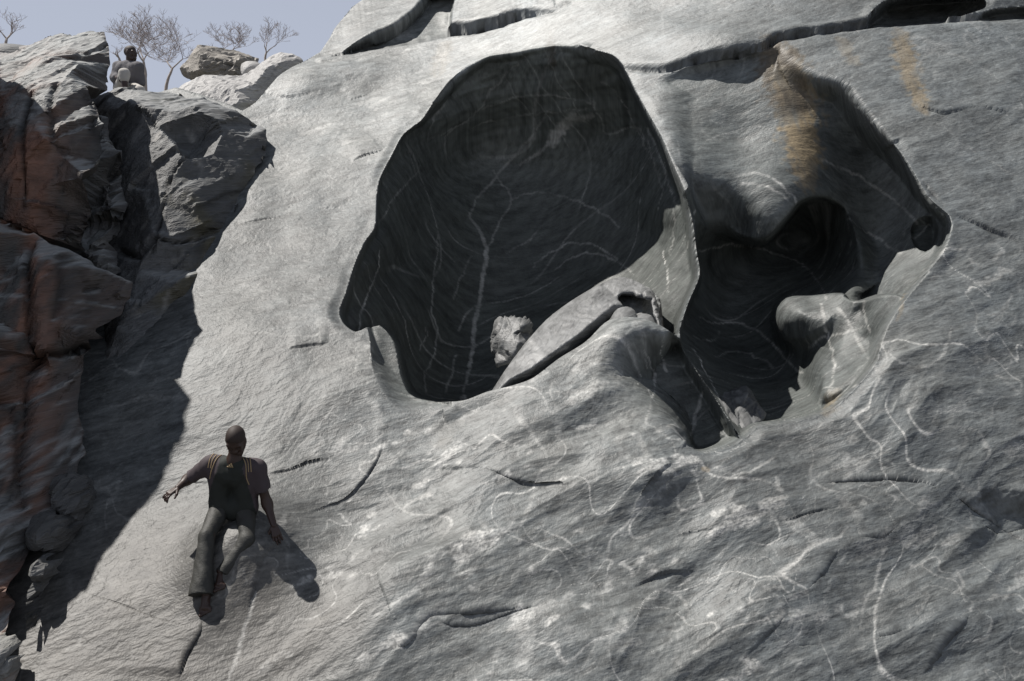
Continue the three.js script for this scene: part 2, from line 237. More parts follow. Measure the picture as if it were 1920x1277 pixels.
// ledges: the left-hand side of each line (seen along it) stands h metres proud, dying out over w metres; a groove of depth g runs along it
const ledges = [
  { h: .20, w: 1.6, g: .12, gw: .05, p: [[604, 114], [650, 104], [700, 93], [770, 80], [845, 63], [880, 60], [925, 50], [965, 36], [1000, 28], [1045, 22], [1060, 12]] },
  { h: .09, w: .5, g: .12, gw: .04, p: [[1120, 150], [1160, 131], [1200, 134], [1245, 136], [1300, 124], [1380, 110], [1430, 95], [1455, 78], [1500, 68], [1560, 57], [1640, 45], [1700, 41], [1780, 36], [1830, 34], [1950, 36]] },
  { h: .07, w: .3, g: .07, gw: .035, p: [[720, 268], [745, 245], [775, 232], [800, 222]] },
  { h: .06, w: .3, g: .05, gw: .03, p: [[880, 190], [950, 175], [1020, 172], [1080, 165], [1122, 148], [1160, 131]] },
  { h: -.05, w: .4, g: .10, gw: .04, p: [[1920, 446], [1870, 432], [1830, 414], [1785, 396], [1760, 372], [1720, 325]] },
  { h: .05, w: .5, g: .08, gw: .03, p: [[785, 872], [840, 880], [900, 885], [950, 905], [980, 918], [1050, 922], [1130, 926], [1200, 920], [1250, 905]] },
  { h: .05, w: .4, g: .05, gw: .02, p: [[545, 980], [600, 952], [650, 930], [690, 890], [715, 845], [722, 800]] },
  { h: .06, w: .25, g: .05, gw: .03, p: [[1600, 1020], [1640, 1018], [1665, 1005], [1678, 992]] },
  { h: .07, w: .35, g: .05, gw: .03, p: [[1180, 1108], [1240, 1075], [1300, 1072], [1345, 1078], [1390, 1098], [1440, 1090]] },
  { h: .06, w: .3, g: .05, gw: .03, p: [[1480, 1218], [1540, 1214], [1600, 1205], [1640, 1202], [1700, 1190]] },
  { h: .05, w: .3, g: .05, gw: .03, p: [[1260, 1010], [1300, 1002], [1400, 995], [1470, 985], [1520, 970], [1600, 960]] },
  { h: .06, w: .3, g: .04, gw: .03, p: [[1470, 925], [1540, 915], [1600, 908], [1690, 907], [1760, 925]] },
  { h: .04, w: .2, g: .06, gw: .022, p: [[1385, 1247], [1430, 1200], [1480, 1150], [1530, 1090], [1565, 1040]] },
  { h: .04, w: .2, g: .06, gw: .025, p: [[1720, 1277], [1745, 1235], [1775, 1195], [1830, 1150], [1860, 1130]] },
  { h: .03, w: .4, g: .03, gw: .03, p: [[640, 1270], [700, 1235], [760, 1215], [805, 1165], [850, 1160], [960, 1150], [1010, 1140]] },
  { h: .02, w: .35, g: .01, gw: .03, p: [[815, 1170], [850, 1180], [900, 1175], [960, 1155], [1000, 1148], [1040, 1150]] },
  { h: .05, w: .3, g: .05, gw: .03, p: [[1780, 930], [1830, 965], [1880, 1000], [1940, 1030]] },
  { h: .05, w: .25, g: .07, gw: .03, p: [[440, 424], [500, 412], [540, 404], [600, 392], [650, 385]] },
  { h: .06, w: .2, g: .06, gw: .04, p: [[660, 308], [680, 296], [715, 285], [735, 270]] },
  { h: .04, w: .2, g: .05, gw: .03, p: [[540, 668], [580, 660], [620, 655]] },
  { h: .03, w: .2, g: .05, gw: .02, p: [[405, 690], [440, 678], [470, 680], [520, 668]] },
  { h: .03, w: .2, g: .04, gw: .02, p: [[310, 894], [340, 899], [380, 904], [400, 903]] },
  { h: .03, w: .2, g: .04, gw: .02, p: [[490, 893], [540, 885], [575, 870], [620, 860]] },
  { h: .05, w: .3, g: .05, gw: .025, p: [[420, 1277], [450, 1200], [480, 1110], [500, 1060], [560, 1005], [610, 960]] },
  { h: .07, w: .5, g: .05, gw: .03, p: [[335, 1275], [350, 1230], [375, 1190], [385, 1160]] },
  { h: .05, w: .4, g: .05, gw: .03, p: [[330, 1000], [400, 980], [470, 970], [530, 975]] },
  { h: .04, w: .3, g: .05, gw: .02, p: [[1195, 955], [1240, 900], [1262, 885]] },
  { h: .05, w: .3, g: .04, gw: .03, p: [[470, 170], [540, 190], [600, 178], [660, 160], [720, 140], [790, 128]] },
  { h: .05, w: .3, g: .04, gw: .03, p: [[520, 210], [580, 200], [650, 190], [700, 172]] },
  { h: .05, w: .5, g: .02, gw: .04, p: [[1700, 190], [1760, 215], [1830, 205], [1900, 220]] },
];
for (const l of ledges) l.line = new Outline(spline(l.p.map(([px, py]) => chart(px, py).slice(0, 2)), false, 0.07), false);
// swellings: [px, py, along, across (metres), turn (degrees), height]
const swells = [[455, 1030, .42, .30, 15, .26], [1050, 760, .8, .5, 30, .18], [1180, 640, .4, .25, 20, .16], [1100, 960, 1.1, .45, 20, .10], [900, 1010, .9, .35, 20, .08], [1400, 1150, 1.0, .4, 10, .12], [760, 1130, .7, .3, 25, .10], [1700, 700, 1.0, .8, 0, .15], [1540, 960, 1.2, .5, 5, .10], [1080, 1210, .6, .3, 10, .12], [560, 700, 1.4, 1.2, 0, .12], [1850, 1180, .7, .4, 10, .12],
  [620, 150, 1.1, .5, 20, .2], [1320, 70, 1.2, .5, 0, .08], [1330, 100, .5, .5, 10, .08], [1260, 1120, .4, .3, 20, -.10], [1150, 880, .5, .3, 20, .12], [700, 900, .6, .4, 30, -.06], [300, 900, .9, .7, 30, -.1], [1230, 900, .4, .25, 40, .1], [1600, 880, .8, .3, -20, -.08]]
  .map(([px, py, a, b, deg, h]) => { const c = chart(px, py), r = deg * Math.PI / 180; return { x: c[0], y: c[1], c: Math.cos(r), s: Math.sin(r), a, b, h }; });
// the skyline at the top left, beyond which the rock rolls over and falls away behind
const skyline = new Outline([[-400, 240], [100, 215], [300, 180], [330, 172], [380, 185], [420, 195], [455, 210], [480, 196], [520, 160], [560, 122], [600, 100], [622, 72], [638, 45], [660, 18], [690, 2], [730, -20], [800, -60], [1000, -90], [1500, -100], [2500, -110], [4200, -130]].map(([px, py]) => { const P = at(px, py, onFace(px, py)); return [P[0], P[1]]; }), false);

const faceProject = [];                                               // filled below: sight lines to points of the finished face
let faceT;
{
  const e = [], cols = [];
  for (let p = 2300; p > 1330; p -= 30) e.push(p);
  for (let p = 1330; p > -60; p -= 1.9) e.push(p);
  for (let p = -60; p > -190; p -= 13) e.push(p);
  for (let p = -1100; p < -75; p += 28) cols.push(p);
  for (let p = -75; p < 1995; p += 1.9) cols.push(p);
  for (let p = 1995; p < 3100; p += 28) cols.push(p);
  const NX = cols.length, NY = e.length, n = NX * NY;
  const cx = new Float32Array(n), cy = new Float32Array(n), dep = new Float32Array(n), hgt = new Float32Array(n), edge = new Float32Array(n), nz = new Float32Array(n), polDark = new Float32Array(n), crk = new Float32Array(n), out = new Float32Array(n), cell = new Float32Array(n), fixed = new Uint8Array(n);
  for (let j = 0; j < NY; j++) {
    const t = onFace(960, e[j]), y = EYE.y + ray(960, e[j])[1] * t, D = -zBase(0, y);
    const y2 = j + 1 < NY ? EYE.y + ray(960, e[j + 1])[1] * onFace(960, e[j + 1]) : y;
    for (let i = 0; i < NX; i++) { const k = j * NX + i; edge[k] = 9; cx[k] = (cols[i] - 960) / FOC * D; cy[k] = y; cell[k] = Math.max(1.9 / FOC * D, Math.abs(y2 - y)); }
  }
  const each = (line, m, f) => { for (let k = 0; k < n; k++) if (line.near(cx[k], cy[k], m)) f(k); };
  const snap = (line, test) => each(line, 0.1, k => { if (fixed[k] || cell[k] > 0.2) return; const q = line.query(cx[k], cy[k]); if (Math.abs(q.d) < cell[k] * 0.55 && test(q)) { cx[k] = q.x; cy[k] = q.y; fixed[k] = 1; } });
  for (const h of hollows) snap(h.line, q => q.v(2) < 0.2);
  for (const l of ledges) if (Math.abs(l.h) > 0.085) snap(l.line, () => true);
  snap(skyline, () => true);
  for (const h of hollows) each(h.line, .2, k => { const q = h.line.query(cx[k], cy[k]); if (q.v(2) < .2) edge[k] = Math.min(edge[k], Math.abs(q.d)); });
  for (const l of ledges) if (Math.abs(l.h) > .085) each(l.line, .2, k => { edge[k] = Math.min(edge[k], Math.abs(l.line.query(cx[k], cy[k]).d)); });
  const prof = (s, soft) => { s = clamp(s); const c = Math.sqrt(1 - (1 - s) * (1 - s)); return mix(c, s * s * (3 - 2 * s), soft); };
  for (const h of hollows) each(h.line, 0, k => {
    const q = h.line.query(cx[k], cy[k]); if (q.d < 1e-4) return;
    const w = q.v(2), f = prof(q.d / w, q.v(3));
    dep[k] = mix(dep[k], h.depth(cx[k], cy[k]), f); polDark[k] = mix(polDark[k], h.polishShade, sstep(0, Math.max(w * .7, .025), q.d));
  });
  for (const l of ledges) { const m = Math.max(l.w * 3, 0.3); each(l.line, m, k => {
    const q = l.line.query(cx[k], cy[k]), d = Math.abs(q.d); if (d > m) return;
    const big = Math.abs(l.h) > .08, end = sstep(0, 0.25, q.s) * sstep(1, 0.75, q.s) * (big ? 1 : sstep(-.25, .25, noise(q.x * 1.3, q.y * 1.3, 11))), out1 = (1 - polDark[k] * .9) * (1 - sstep(.02, .15, dep[k]));
    if (q.d > 1e-4) hgt[k] += l.h * (big ? 1 : .5) * Math.exp(-d / l.w) * end * out1 * (1 - sstep(.6, 1, d / m));
    const gw = l.gw * (big ? 1 : .55), g = Math.exp(-(d * d) / (gw * gw)) * end * (0.6 + 0.6 * noise(cx[k] * 6, cy[k] * 6, 4)) * (1 - sstep(.1, .4, dep[k]) * .8);
    hgt[k] -= l.g * (big ? 1 : .26) * g; crk[k] = Math.max(crk[k], big ? g : g * .6);
  }); }
  for (let k = 0; k < n; k++) {
    const x = cx[k], y = cy[k];
    for (const s of swells) { const dx = x - s.x, dy = y - s.y; if (dx * dx + dy * dy > 12) continue; const u = (dx * s.c + dy * s.s) / s.a, v = (-dx * s.s + dy * s.c) / s.b; hgt[k] += s.h * Math.exp(-u * u - v * v) * (1 - polDark[k]); }
    // grain of the rock: long low scallops that climb to the right, flakes, grit
    const wx = x + .35 * noise(x * .7, y * .7, 3), wy = y + .25 * noise(x * .8, y * .8, 9), ca = .93, sa = .36, u = wx * ca + wy * sa, v = -wx * sa + wy * ca;
    const low = 1 - sstep(3.6, 5.4, y), right = sstep(-2.2, -.8, x), sc = mix(.25, 1, low * right);
    const [w1, w2] = worley(u * .9, v * 2.3), scal = Math.min(w1, .9) - .45;
    let hh = .085 * sc * scal + .16 * fbm(x * .45, y * .5, 1, 3);
    hh += .036 * mix(.25, 1, low * right) * ridged(u * .8, v * 2.6, 5, 3);
    const [f1, f2] = worley(u * 3.1 + 3, v * 8.3); hh += .007 * sc * Math.min(f1, .8);
    hh += .006 * fbm(u * 4, v * 9, 2, 3);
    const flake = fbm(u * 1.2 + 8, v * 2.8, 7, 3); hh += .016 * (Math.floor(flake * 7 + noise(u * 9, v * 14, 1) * .4) / 7 - flake * .6);
    const p = polDark[k];
    const zz = dep[k], inner = .05 * noise(x * 1.1, y * 1.4, 6 + zz) + .010 * noise(x * 4, y * 7, 6 + zz * 4) + .014 * ridged(x * 1.1 + .3 * y, y * 2.6 - .6 * x, 2 + zz * 1.4, 2);
    nz[k] = mix(hh, inner, Math.min(1, p * 1.1)) * sstep(.005, .13, edge[k]);
    if (y > 2) { const q = skyline.near(x, y, 8) ? skyline.query(x, y).d : -1; out[k] = q > 0 ? q : 0; }
  }
  const pos = new Float32Array(n * 3), col = new Float32Array(n * 3), uv = new Float32Array(n * 2);
  for (let k = 0; k < n; k++) {
    const x = cx[k], y = cy[k], D = scoopDir(x, y), d = dep[k], h = hgt[k], o = out[k];
    pos[3 * k] = x + D[0] * d; pos[3 * k + 1] = y + D[1] * d + .55 * h - o * 1.55; pos[3 * k + 2] = zBase(x, y) - d + .8 * h - o * 1.1;
    const c8 = .939, s8 = .342, U = x, W = y * 1.35 + d * .8; uv[2 * k] = (U * c8 + W * s8) / 1.9; uv[2 * k + 1] = (-U * s8 + W * c8) / 1.9;
  }
  const idx = new Uint32Array((NX - 1) * (NY - 1) * 6);
  const weave = () => { let c = 0; for (let j = 0; j < NY - 1; j++) for (let i = 0; i < NX - 1; i++) {
    const a = j * NX + i, b = a + 1, d = a + NX, f = d + 1, dz = (p, q) => Math.abs(pos[3 * p + 2] - pos[3 * q + 2]) + Math.abs(pos[3 * p + 1] - pos[3 * q + 1]);
    if (dz(a, f) < dz(b, d)) { idx[c++] = a; idx[c++] = b; idx[c++] = f; idx[c++] = a; idx[c++] = f; idx[c++] = d; } else { idx[c++] = a; idx[c++] = b; idx[c++] = d; idx[c++] = b; idx[c++] = f; idx[c++] = d; }
  } };
  weave(); { const q = evenNormals(pos, idx); for (let k = 0; k < n; k++) { const w = nz[k]; pos[3 * k] += q[3 * k] * w; pos[3 * k + 1] += q[3 * k + 1] * w; pos[3 * k + 2] += q[3 * k + 2] * w; } }
  // what each line of sight meets, for placing veins, people and stones on the finished face
  const GW = 960, GH = 640, gridT = new Float32Array(GW * GH).fill(Infinity);
  for (let k = 0; k < n; k++) { const q = project(pos[3 * k], pos[3 * k + 1], pos[3 * k + 2]), i = Math.floor(q[0] / 2), j = Math.floor(q[1] / 2); if (q[2] > 1 && i >= 0 && j >= 0 && i < GW && j < GH && q[2] < gridT[j * GW + i]) gridT[j * GW + i] = q[2]; }
  faceT = (px, py) => { const i = Math.floor(px / 2), j = Math.floor(py / 2); let t = Infinity; for (let r = 0; r < 4 && t === Infinity; r++) for (let b = -r; b <= r; b++) for (let a = -r; a <= r; a++) { const I = i + a, J = j + b; if (I >= 0 && J >= 0 && I < GW && J < GH) t = Math.min(t, gridT[J * GW + I]); } return t === Infinity ? onFace(clamp(px, 0, 1920), clamp(py, 0, 1277)) : t; };
  // veins and stains are painted where they lie in the rock: polylines in space with a width
  const store = new Map(), CELL = .12, key = (a, b, c) => (a + 500) * 1e6 + (b + 500) * 1e3 + c + 500;
  function vein(points, widthPx, strength, rough = .5, tone = 0) {
    const s = spline(points, false, 2.5);
    for (let q0 = 0; q0 < s.length; q0++) { const jx = q0 * .11 + points[0][0], jy = points[0][1], px = s[q0][0] + 5 * noise(jx, jy * .37, 1) + 2.5 * noise(jx * 3, jy * .37, 2), py = s[q0][1] + 5 * noise(jx, jy * .37, 3) + 2.5 * noise(jx * 3, jy * .37, 4), e0 = q0 / (s.length - 1), taper = .35 + .65 * Math.sqrt(clamp(Math.min(e0, 1 - e0) / .22)); if (px < 0 || py < 0 || px > 1919 || py > 1276) continue; const t = faceT(px, py), P = at(px, py, t), deep = t - onFace(px, py), w = Math.max(widthPx * t / FOC * .8 * taper, deep > .5 ? .017 : .009); const rec = [P[0], P[1], P[2], w, (deep > .5 ? Math.min(1, strength * 1.35) : strength) * (.4 + .6 * taper), rough, tone], m = Math.ceil((w * 2.5) / CELL), a = Math.floor(P[0] / CELL), b = Math.floor(P[1] / CELL), c = Math.floor(P[2] / CELL);
      for (let i = -m; i <= m; i++) for (let j = -m; j <= m; j++) for (let q = -m; q <= m; q++) { const kk = key(a + i, b + j, c + q); if (!store.has(kk)) store.set(kk, []); store.get(kk).push(rec); } }
  }
  vein([[880, 400], [890, 420], [908, 450], [912, 475], [905, 520], [900, 560], [893, 590], [890, 620], [885, 660], [878, 700], [868, 735]], 5, .5, .5);
  vein([[1030, 205], [985, 270], [940, 320], [905, 360], [885, 395], [880, 405]], 3, .35, .5);
  vein([[822, 440], [818, 480], [813, 530], [810, 580], [820, 630], [812, 670], [797, 700], [800, 735]], 3, .38, .5);
  vein([[1075, 215], [1060, 232], [1045, 250], [1030, 270]], 13, .7, .5);
  vein([[1110, 212], [1090, 222], [1070, 228]], 9, .5, .6);
  vein([[1030, 270], [1005, 290], [975, 310]], 4, .6, .4);
  vein([[1110, 190], [1140, 250], [1195, 240], [1225, 300], [1240, 350]], 2.2, .35, .9);
  vein([[960, 375], [1005, 360], [1060, 370], [1110, 390], [1160, 425]], 2, .34, .6);
  vein([[1000, 500], [1030, 475], [1075, 455], [1120, 462], [1160, 490]], 2, .38, .6);
  vein([[1040, 505], [1080, 480], [1120, 475], [1165, 495], [1190, 515]], 1.6, .3, .6);
  vein([[905, 205], [960, 185], [1010, 178], [1060, 182], [1110, 195]], 1.8, .3, .9);
  vein([[880, 240], [920, 228], [980, 215], [1030, 212], [1100, 205]], 1.8, .3, .9);
  vein([[805, 260], [850, 240], [890, 215], [930, 160], [970, 120]], 2.2, .3, 1);
  vein([[710, 420], [740, 370], [770, 335], [785, 310]], 2.5, .35, .7);
  vein([[712, 470], [708, 510], [695, 540], [680, 580], [672, 628]], 3, .5, .6);
  vein([[925, 320], [960, 380], [930, 430], [915, 470]], 1.5, .28, .6);
  vein([[850, 560], [870, 510], [885, 480]], 2, .3, .8);
  vein([[860, 620], [875, 590], [895, 575]], 1.8, .35, .6);
  vein([[790, 655], [800, 630], [797, 615]], 2.5, .3, .6);
  vein([[835, 735], [850, 690], [855, 665]], 2, .3, .7);
  vein([[1215, 240], [1250, 330], [1265, 400], [1255, 480]], 1.8, .34, .9);
  vein([[1130, 150], [1175, 200], [1210, 280], [1240, 330]], 2, .34, 1);
  vein([[1245, 470], [1250, 510], [1252, 545]], 2.4, .6, .7);
  vein([[1308, 470], [1340, 465], [1370, 458], [1420, 465], [1470, 480], [1510, 500], [1535, 530], [1550, 560]], 3, .40, .4);
  vein([[1310, 595], [1340, 605], [1380, 605], [1410, 615], [1445, 640], [1480, 680], [1505, 700]], 2.6, .45, .5);
  vein([[1340, 670], [1370, 660], [1410, 665], [1450, 690]], 1.8, .3, .6);
  vein([[1300, 630], [1335, 640], [1350, 620]], 1.6, .3, .8);
  vein([[1540, 570], [1548, 620], [1562, 660], [1565, 690], [1558, 720], [1555, 745]], 2.4, .55, .5);
  vein([[1570, 575], [1590, 600], [1620, 660], [1640, 680]], 2, .4, .6);
  vein([[1620, 565], [1622, 600], [1632, 620]], 2.2, .55, .4);
  vein([[1515, 650], [1545, 635], [1600, 620], [1625, 610]], 1.6, .4, .4);
  vein([[1695, 552], [1690, 580], [1680, 600]], 5, .4, .6, 1);
  vein([[1195, 640], [1215, 670], [1228, 705], [1222, 750], [1212, 790], [1225, 800], [1260, 830], [1275, 870]], 3, .8, .3);
  vein([[1245, 630], [1240, 660], [1250, 695]], 2.4, .7, .3);
  vein([[1150, 615], [1165, 650], [1190, 680], [1200, 700], [1180, 760]], 2, .6, .4);
  vein([[1180, 620], [1205, 650], [1215, 690]], 1.6, .6, .4);
  vein([[1300, 655], [1318, 680], [1345, 740], [1375, 790]], 3, .8, .3);
  vein([[1318, 700], [1315, 740], [1305, 780], [1285, 850]], 2, .35, .5);
  vein([[700, 650], [685, 690], [690, 740], [705, 770], [712, 800], [700, 830]], 9, .9, .9);
  vein([[660, 640], [675, 660], [690, 675]], 16, .8, 1);
  vein([[740, 735], [765, 742], [790, 752], [835, 757], [880, 752], [940, 738], [1000, 722]], 3, .5, .7);
  vein([[1060, 700], [1090, 690], [1130, 685], [1160, 690], [1150, 740]], 14, .55, 1);
  vein([[950, 745], [980, 790], [1010, 830], [1025, 860]], 5, .7, .8);
  vein([[1000, 740], [1035, 760], [1045, 790], [1050, 840]], 8, .5, 1);
  vein([[870, 740], [865, 790], [850, 830]], 9, .55, 1);
  vein([[1180, 800], [1160, 830], [1180, 860], [1210, 860], [1195, 810]], 9, .7, .9);
  vein([[1250, 880], [1235, 920], [1200, 950], [1150, 975], [1140, 980]], 14, .8, 1);
  vein([[1110, 1040], [1080, 1060], [1090, 1090], [1120, 1110], [1140, 1100], [1150, 1060]], 12, .75, 1);
  vein([[1040, 1125], [1010, 1130], [1000, 1140], [1050, 1130], [1080, 1110]], 10, .8, 1);
  vein([[820, 1045], [800, 1070], [790, 1090], [812, 1100]], 7, .8, .7);
  vein([[810, 1050], [850, 1030], [890, 1010], [920, 1005], [905, 985], [890, 970], [865, 960]], 6, .65, .9);
  vein([[920, 1005], [950, 1000], [980, 975], [995, 940], [1010, 900]], 5, .6, .9);
  vein([[940, 1095], [915, 1130], [890, 1155], [850, 1160]], 7, .85, .7);
  vein([[620, 1190], [680, 1150], [740, 1130], [800, 1095]], 6, .6, .9);
  vein([[640, 1200], [690, 1160], [760, 1120], [795, 1100]], 4, .7, .9);
  vein([[770, 1200], [800, 1160], [830, 1140], [850, 1120]], 14, .6, 1);
  vein([[980, 1150], [985, 1200], [975, 1260]], 16, .7, 1);
  vein([[1060, 1180], [1110, 1200], [1160, 1210], [1200, 1200]], 12, .6, 1);
  vein([[815, 1168], [860, 1178], [920, 1168], [1000, 1148], [1060, 1150]], 3, .7, .8);
  vein([[1240, 1105], [1275, 1120], [1290, 1145], [1285, 1170], [1268, 1182], [1235, 1185]], 4, .7, .8);
  vein([[1275, 1190], [1268, 1230], [1265, 1265]], 9, .6, 1);
  vein([[1420, 1092], [1455, 1082], [1490, 1070], [1505, 1045], [1530, 1018], [1570, 1010], [1590, 985]], 5, .75, .8);
  vein([[1425, 1095], [1460, 1120], [1455, 1145], [1440, 1155], [1450, 1180]], 4, .75, .7);
  vein([[1545, 1135], [1500, 1150], [1480, 1170], [1500, 1185], [1480, 1215], [1500, 1250]], 15, .75, 1);
  vein([[1545, 1130], [1555, 1090], [1570, 1060], [1590, 1035]], 4, .6, .8);
  vein([[1665, 1030], [1650, 1060], [1640, 1100], [1618, 1140], [1615, 1190], [1620, 1210]], 4, .75, .6);
  vein([[1750, 905], [1735, 950], [1715, 985], [1690, 1010]], 3, .55, .8);
  vein([[1585, 850], [1590, 900], [1580, 935], [1610, 970]], 12, .6, 1);
  vein([[1625, 810], [1640, 840], [1655, 860], [1678, 870]], 3, .7, .5);
  vein([[1610, 840], [1630, 870]], 9, .4, 1);
  vein([[1665, 662], [1690, 680], [1720, 688], [1755, 680], [1775, 650], [1785, 610]], 4, .7, .6);
  vein([[1815, 480], [1830, 465], [1860, 455], [1880, 470], [1860, 490], [1840, 497], [1815, 485]], 5, .6, .9);
  vein([[1740, 530], [1770, 510], [1800, 515], [1830, 530], [1860, 525], [1885, 505], [1910, 515]], 8, .55, 1);
  vein([[1900, 550], [1880, 580], [1860, 610], [1830, 620]], 5, .5, 1);
  vein([[1850, 590], [1880, 585], [1905, 600], [1890, 610], [1855, 600]], 4, .5, .8);
  vein([[1845, 660], [1865, 690], [1890, 720], [1918, 740]], 5, .7, .7);
  vein([[1870, 655], [1890, 665], [1900, 680], [1880, 690]], 4, .5, .9);
  vein([[1790, 810], [1805, 800], [1812, 820], [1800, 838], [1788, 825]], 5, .6, .9);
  vein([[1785, 735], [1810, 738], [1835, 748]], 3, .6, .5);
  vein([[1730, 190], [1755, 225], [1790, 255], [1830, 285], [1870, 310], [1905, 330]], 2.6, .8, .3);
  vein([[1690, 55], [1720, 70], [1760, 85], [1800, 105], [1880, 150]], 1.8, .5, .5);
  vein([[1800, 105], [1850, 135], [1890, 165]], 1.8, .5, .5);
  vein([[1300, 60], [1310, 90], [1290, 110], [1280, 125]], 3, .3, .8);
  vein([[1270, 205], [1310, 200], [1355, 215], [1350, 228], [1320, 228]], 2, .35, .8);
  vein([[1310, 280], [1330, 260], [1360, 250], [1420, 240], [1470, 255]], 2.2, .4, .8);
  vein([[1380, 330], [1420, 325], [1450, 335], [1480, 360], [1495, 380]], 2.4, .5, .6);
  vein([[1390, 345], [1420, 345], [1450, 358], [1475, 375]], 2, .45, .6);
  vein([[1275, 240], [1270, 270], [1280, 310], [1275, 330]], 3, .5, .7);
  vein([[1250, 205], [1260, 230], [1255, 250]], 4, .45, .8);
  vein([[1330, 190], [1380, 172], [1430, 178]], 1.8, .3, .8);
  vein([[1540, 300], [1590, 320], [1640, 350], [1700, 395], [1720, 420]], 2.6, .4, .6);
  vein([[1590, 410], [1640, 445], [1690, 480]], 2, .3, .7);
  vein([[1560, 1277], [1430, 1277]], 3, .1, .5);
  vein([[480, 1110], [470, 1140], [455, 1190], [440, 1240], [425, 1277]], 5, .9, .5);
  vein([[540, 960], [525, 985], [515, 1010]], 7, .5, .9);
  vein([[560, 945], [545, 975]], 5, .5, .8);
  vein([[1430, 850], [1390, 882], [1350, 885], [1300, 880]], 3, .6, .5);
  vein([[1470, 830], [1440, 865], [1400, 885], [1350, 890]], 3.5, .75, .3);
  vein([[1425, 838], [1405, 865], [1375, 880]], 2, .6, .4);
  vein([[1560, 785], [1530, 800], [1500, 812], [1470, 830]], 3, .7, .6);
  vein([[1560, 795], [1540, 800], [1520, 806]], 6, .8, .6);
  vein([[1500, 805], [1470, 820], [1440, 832]], 2.4, .6, .4);
  vein([[1320, 880], [1330, 885]], 6, .5, .5, 1);
  vein([[1455, 895], [1460, 915], [1470, 922]], 7, .7, .8);
  vein([[1750, 1000], [1755, 1020]], 7, .6, .9);
  vein([[1795, 1070], [1805, 1095], [1785, 1115]], 4, .6, .8);
  // brown run-off stains
  vein([[1452, 92], [1462, 110], [1475, 140], [1487, 175], [1498, 215], [1505, 255], [1510, 290], [1515, 340]], 46, .95, .6, 1);
  vein([[1448, 90], [1460, 120], [1475, 165], [1488, 200]], 46, .9, .8, 2);
  vein([[1682, 55], [1692, 85], [1702, 115], [1712, 150], [1725, 185], [1735, 210]], 22, .7, .8, 1);
  vein([[1575, 70], [1590, 100], [1612, 120]], 14, .25, 1, 1);
  vein([[1028, 60], [1032, 90], [1035, 130]], 9, .5, 1, 2);
  vein([[835, 80], [828, 110], [822, 140]], 20, .25, .6, 1);
  vein([[830, 790], [835, 830]], 22, .3, .8, 2);
  vein([[1560, 740], [1555, 770]], 20, .35, .6, 1);
  const zone = (px, py, ax, ay, x, y) => { const dx = (px - x) / ax, dy = (py - y) / ay; return Math.exp(-(dx * dx + dy * dy)); };
  for (let k = 0; k < n; k++) {
    const x = cx[k], y = cy[k] + dep[k] * .8, p = polDark[k], X = pos[3 * k], Y = pos[3 * k + 1], Z = pos[3 * k + 2];
    const u = x * .93 + y * .36, v = -x * .36 + y * .93;
    let tone = .168 * (1 + .5 * fbm(x * .6, y * .6, 20, 4) + .30 * fbm(u * 3, v * 8, 21, 4) + (1 - p) * .20 * noise(u * 9, v * 40, 22) + (1 - p) * .14 * noise(u * 22, v * 60, 23));
    let r = .955, g = 1.01, b = .99;
    const pale = sstep(5.0, 8.2, cy[k]) * (1 - sstep(.4, 2.6, x)); tone *= 1 + .55 * pale;  // upper left lightened in colour to carry its glancing sheen
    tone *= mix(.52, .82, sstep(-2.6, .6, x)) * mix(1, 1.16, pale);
    { const dk = sstep(.22, .5, noise(u * 6, v * 26, 91)) * .28 + sstep(.25, .5, noise(u * 14 + 5, v * 50, 92)) * .16, lt = sstep(.25, .55, noise(u * 10, v * 34, 93)) * .25; tone *= (1 - dk * (1 - p)) * (1 + lt * (1 - p)); }
    const dim = sstep(.8, 2.6, x); tone *= mix(1, .78, dim * (1 - sstep(4.2, 6.4, cy[k]))); r *= mix(1, .98, dim); b *= mix(1, 1.02, dim);  // lower right darkened in colour for its steeper, less lit face
    const brown = (1 - sstep(-2.0, -1.0, x + .5 * noise(x * 1.4, y * 1.4, 31))) * (1 - sstep(1.7, 3.1, y)); tone *= 1 - .25 * brown; r *= 1 + .16 * brown; g *= 1 + .03 * brown; b *= 1 - .06 * brown;
    const warm = .06 * fbm(x * 1.2, y * 1.4, 33, 3) * (1 - p); r *= 1 + warm; b *= 1 - warm;
    tone *= mix(1, .54, p); g *= mix(1, 1.03, p); b *= mix(1, .97, p);  // smooth hollows also toned down and tinted, their shade put into the colour
    // pale mineral crusts along the grain, most of them low in the middle
    const low = (1 - sstep(3.1, 4.5, y)) * sstep(-2.4, -1.2, x) * (1 - .65 * sstep(1.5, 3, x));
    const cr = fbm(u * 1.3, v * 3.4, 40, 4) + .5 * fbm(u * 6, v * 12, 41, 3);
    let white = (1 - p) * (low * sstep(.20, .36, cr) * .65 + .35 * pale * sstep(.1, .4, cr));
    const net = Math.abs(fbm(x * .75 + .5 * noise(x * 1.5, y * 1.5, 52), y * .75, 50, 3)); white = Math.max(white, (1 - p) * (1 - sstep(0, .014, net)) * (.25 + .75 * sstep(-.1, .2, noise(x * 1.3, y * 1.3, 54))) * mix(.15, .75, sstep(-1.6, 0, x)) * (y < 5.2 ? 1 : .3));
    const lay = (Z + .42 * X - .22 * Y) * 3.4 + 1.1 * noise(X * .5, Y * .5, Z * .5 + 70) + .3 * noise(X * 1.7, Y * 1.7, Z * 1.7), fr = Math.abs(lay - Math.round(lay)), on = sstep(0, .35, noise(X * .8, Y * .8, 5 + Math.round(lay) * 3.3)); white = Math.max(white, p * .36 * on * (1 - sstep(.012, .06, fr)));
    { const b2 = Math.sin(lay * 15 + 3 * noise(X * 2, Y * 2, Z * 2)); tone *= 1 + .10 * p * b2; }
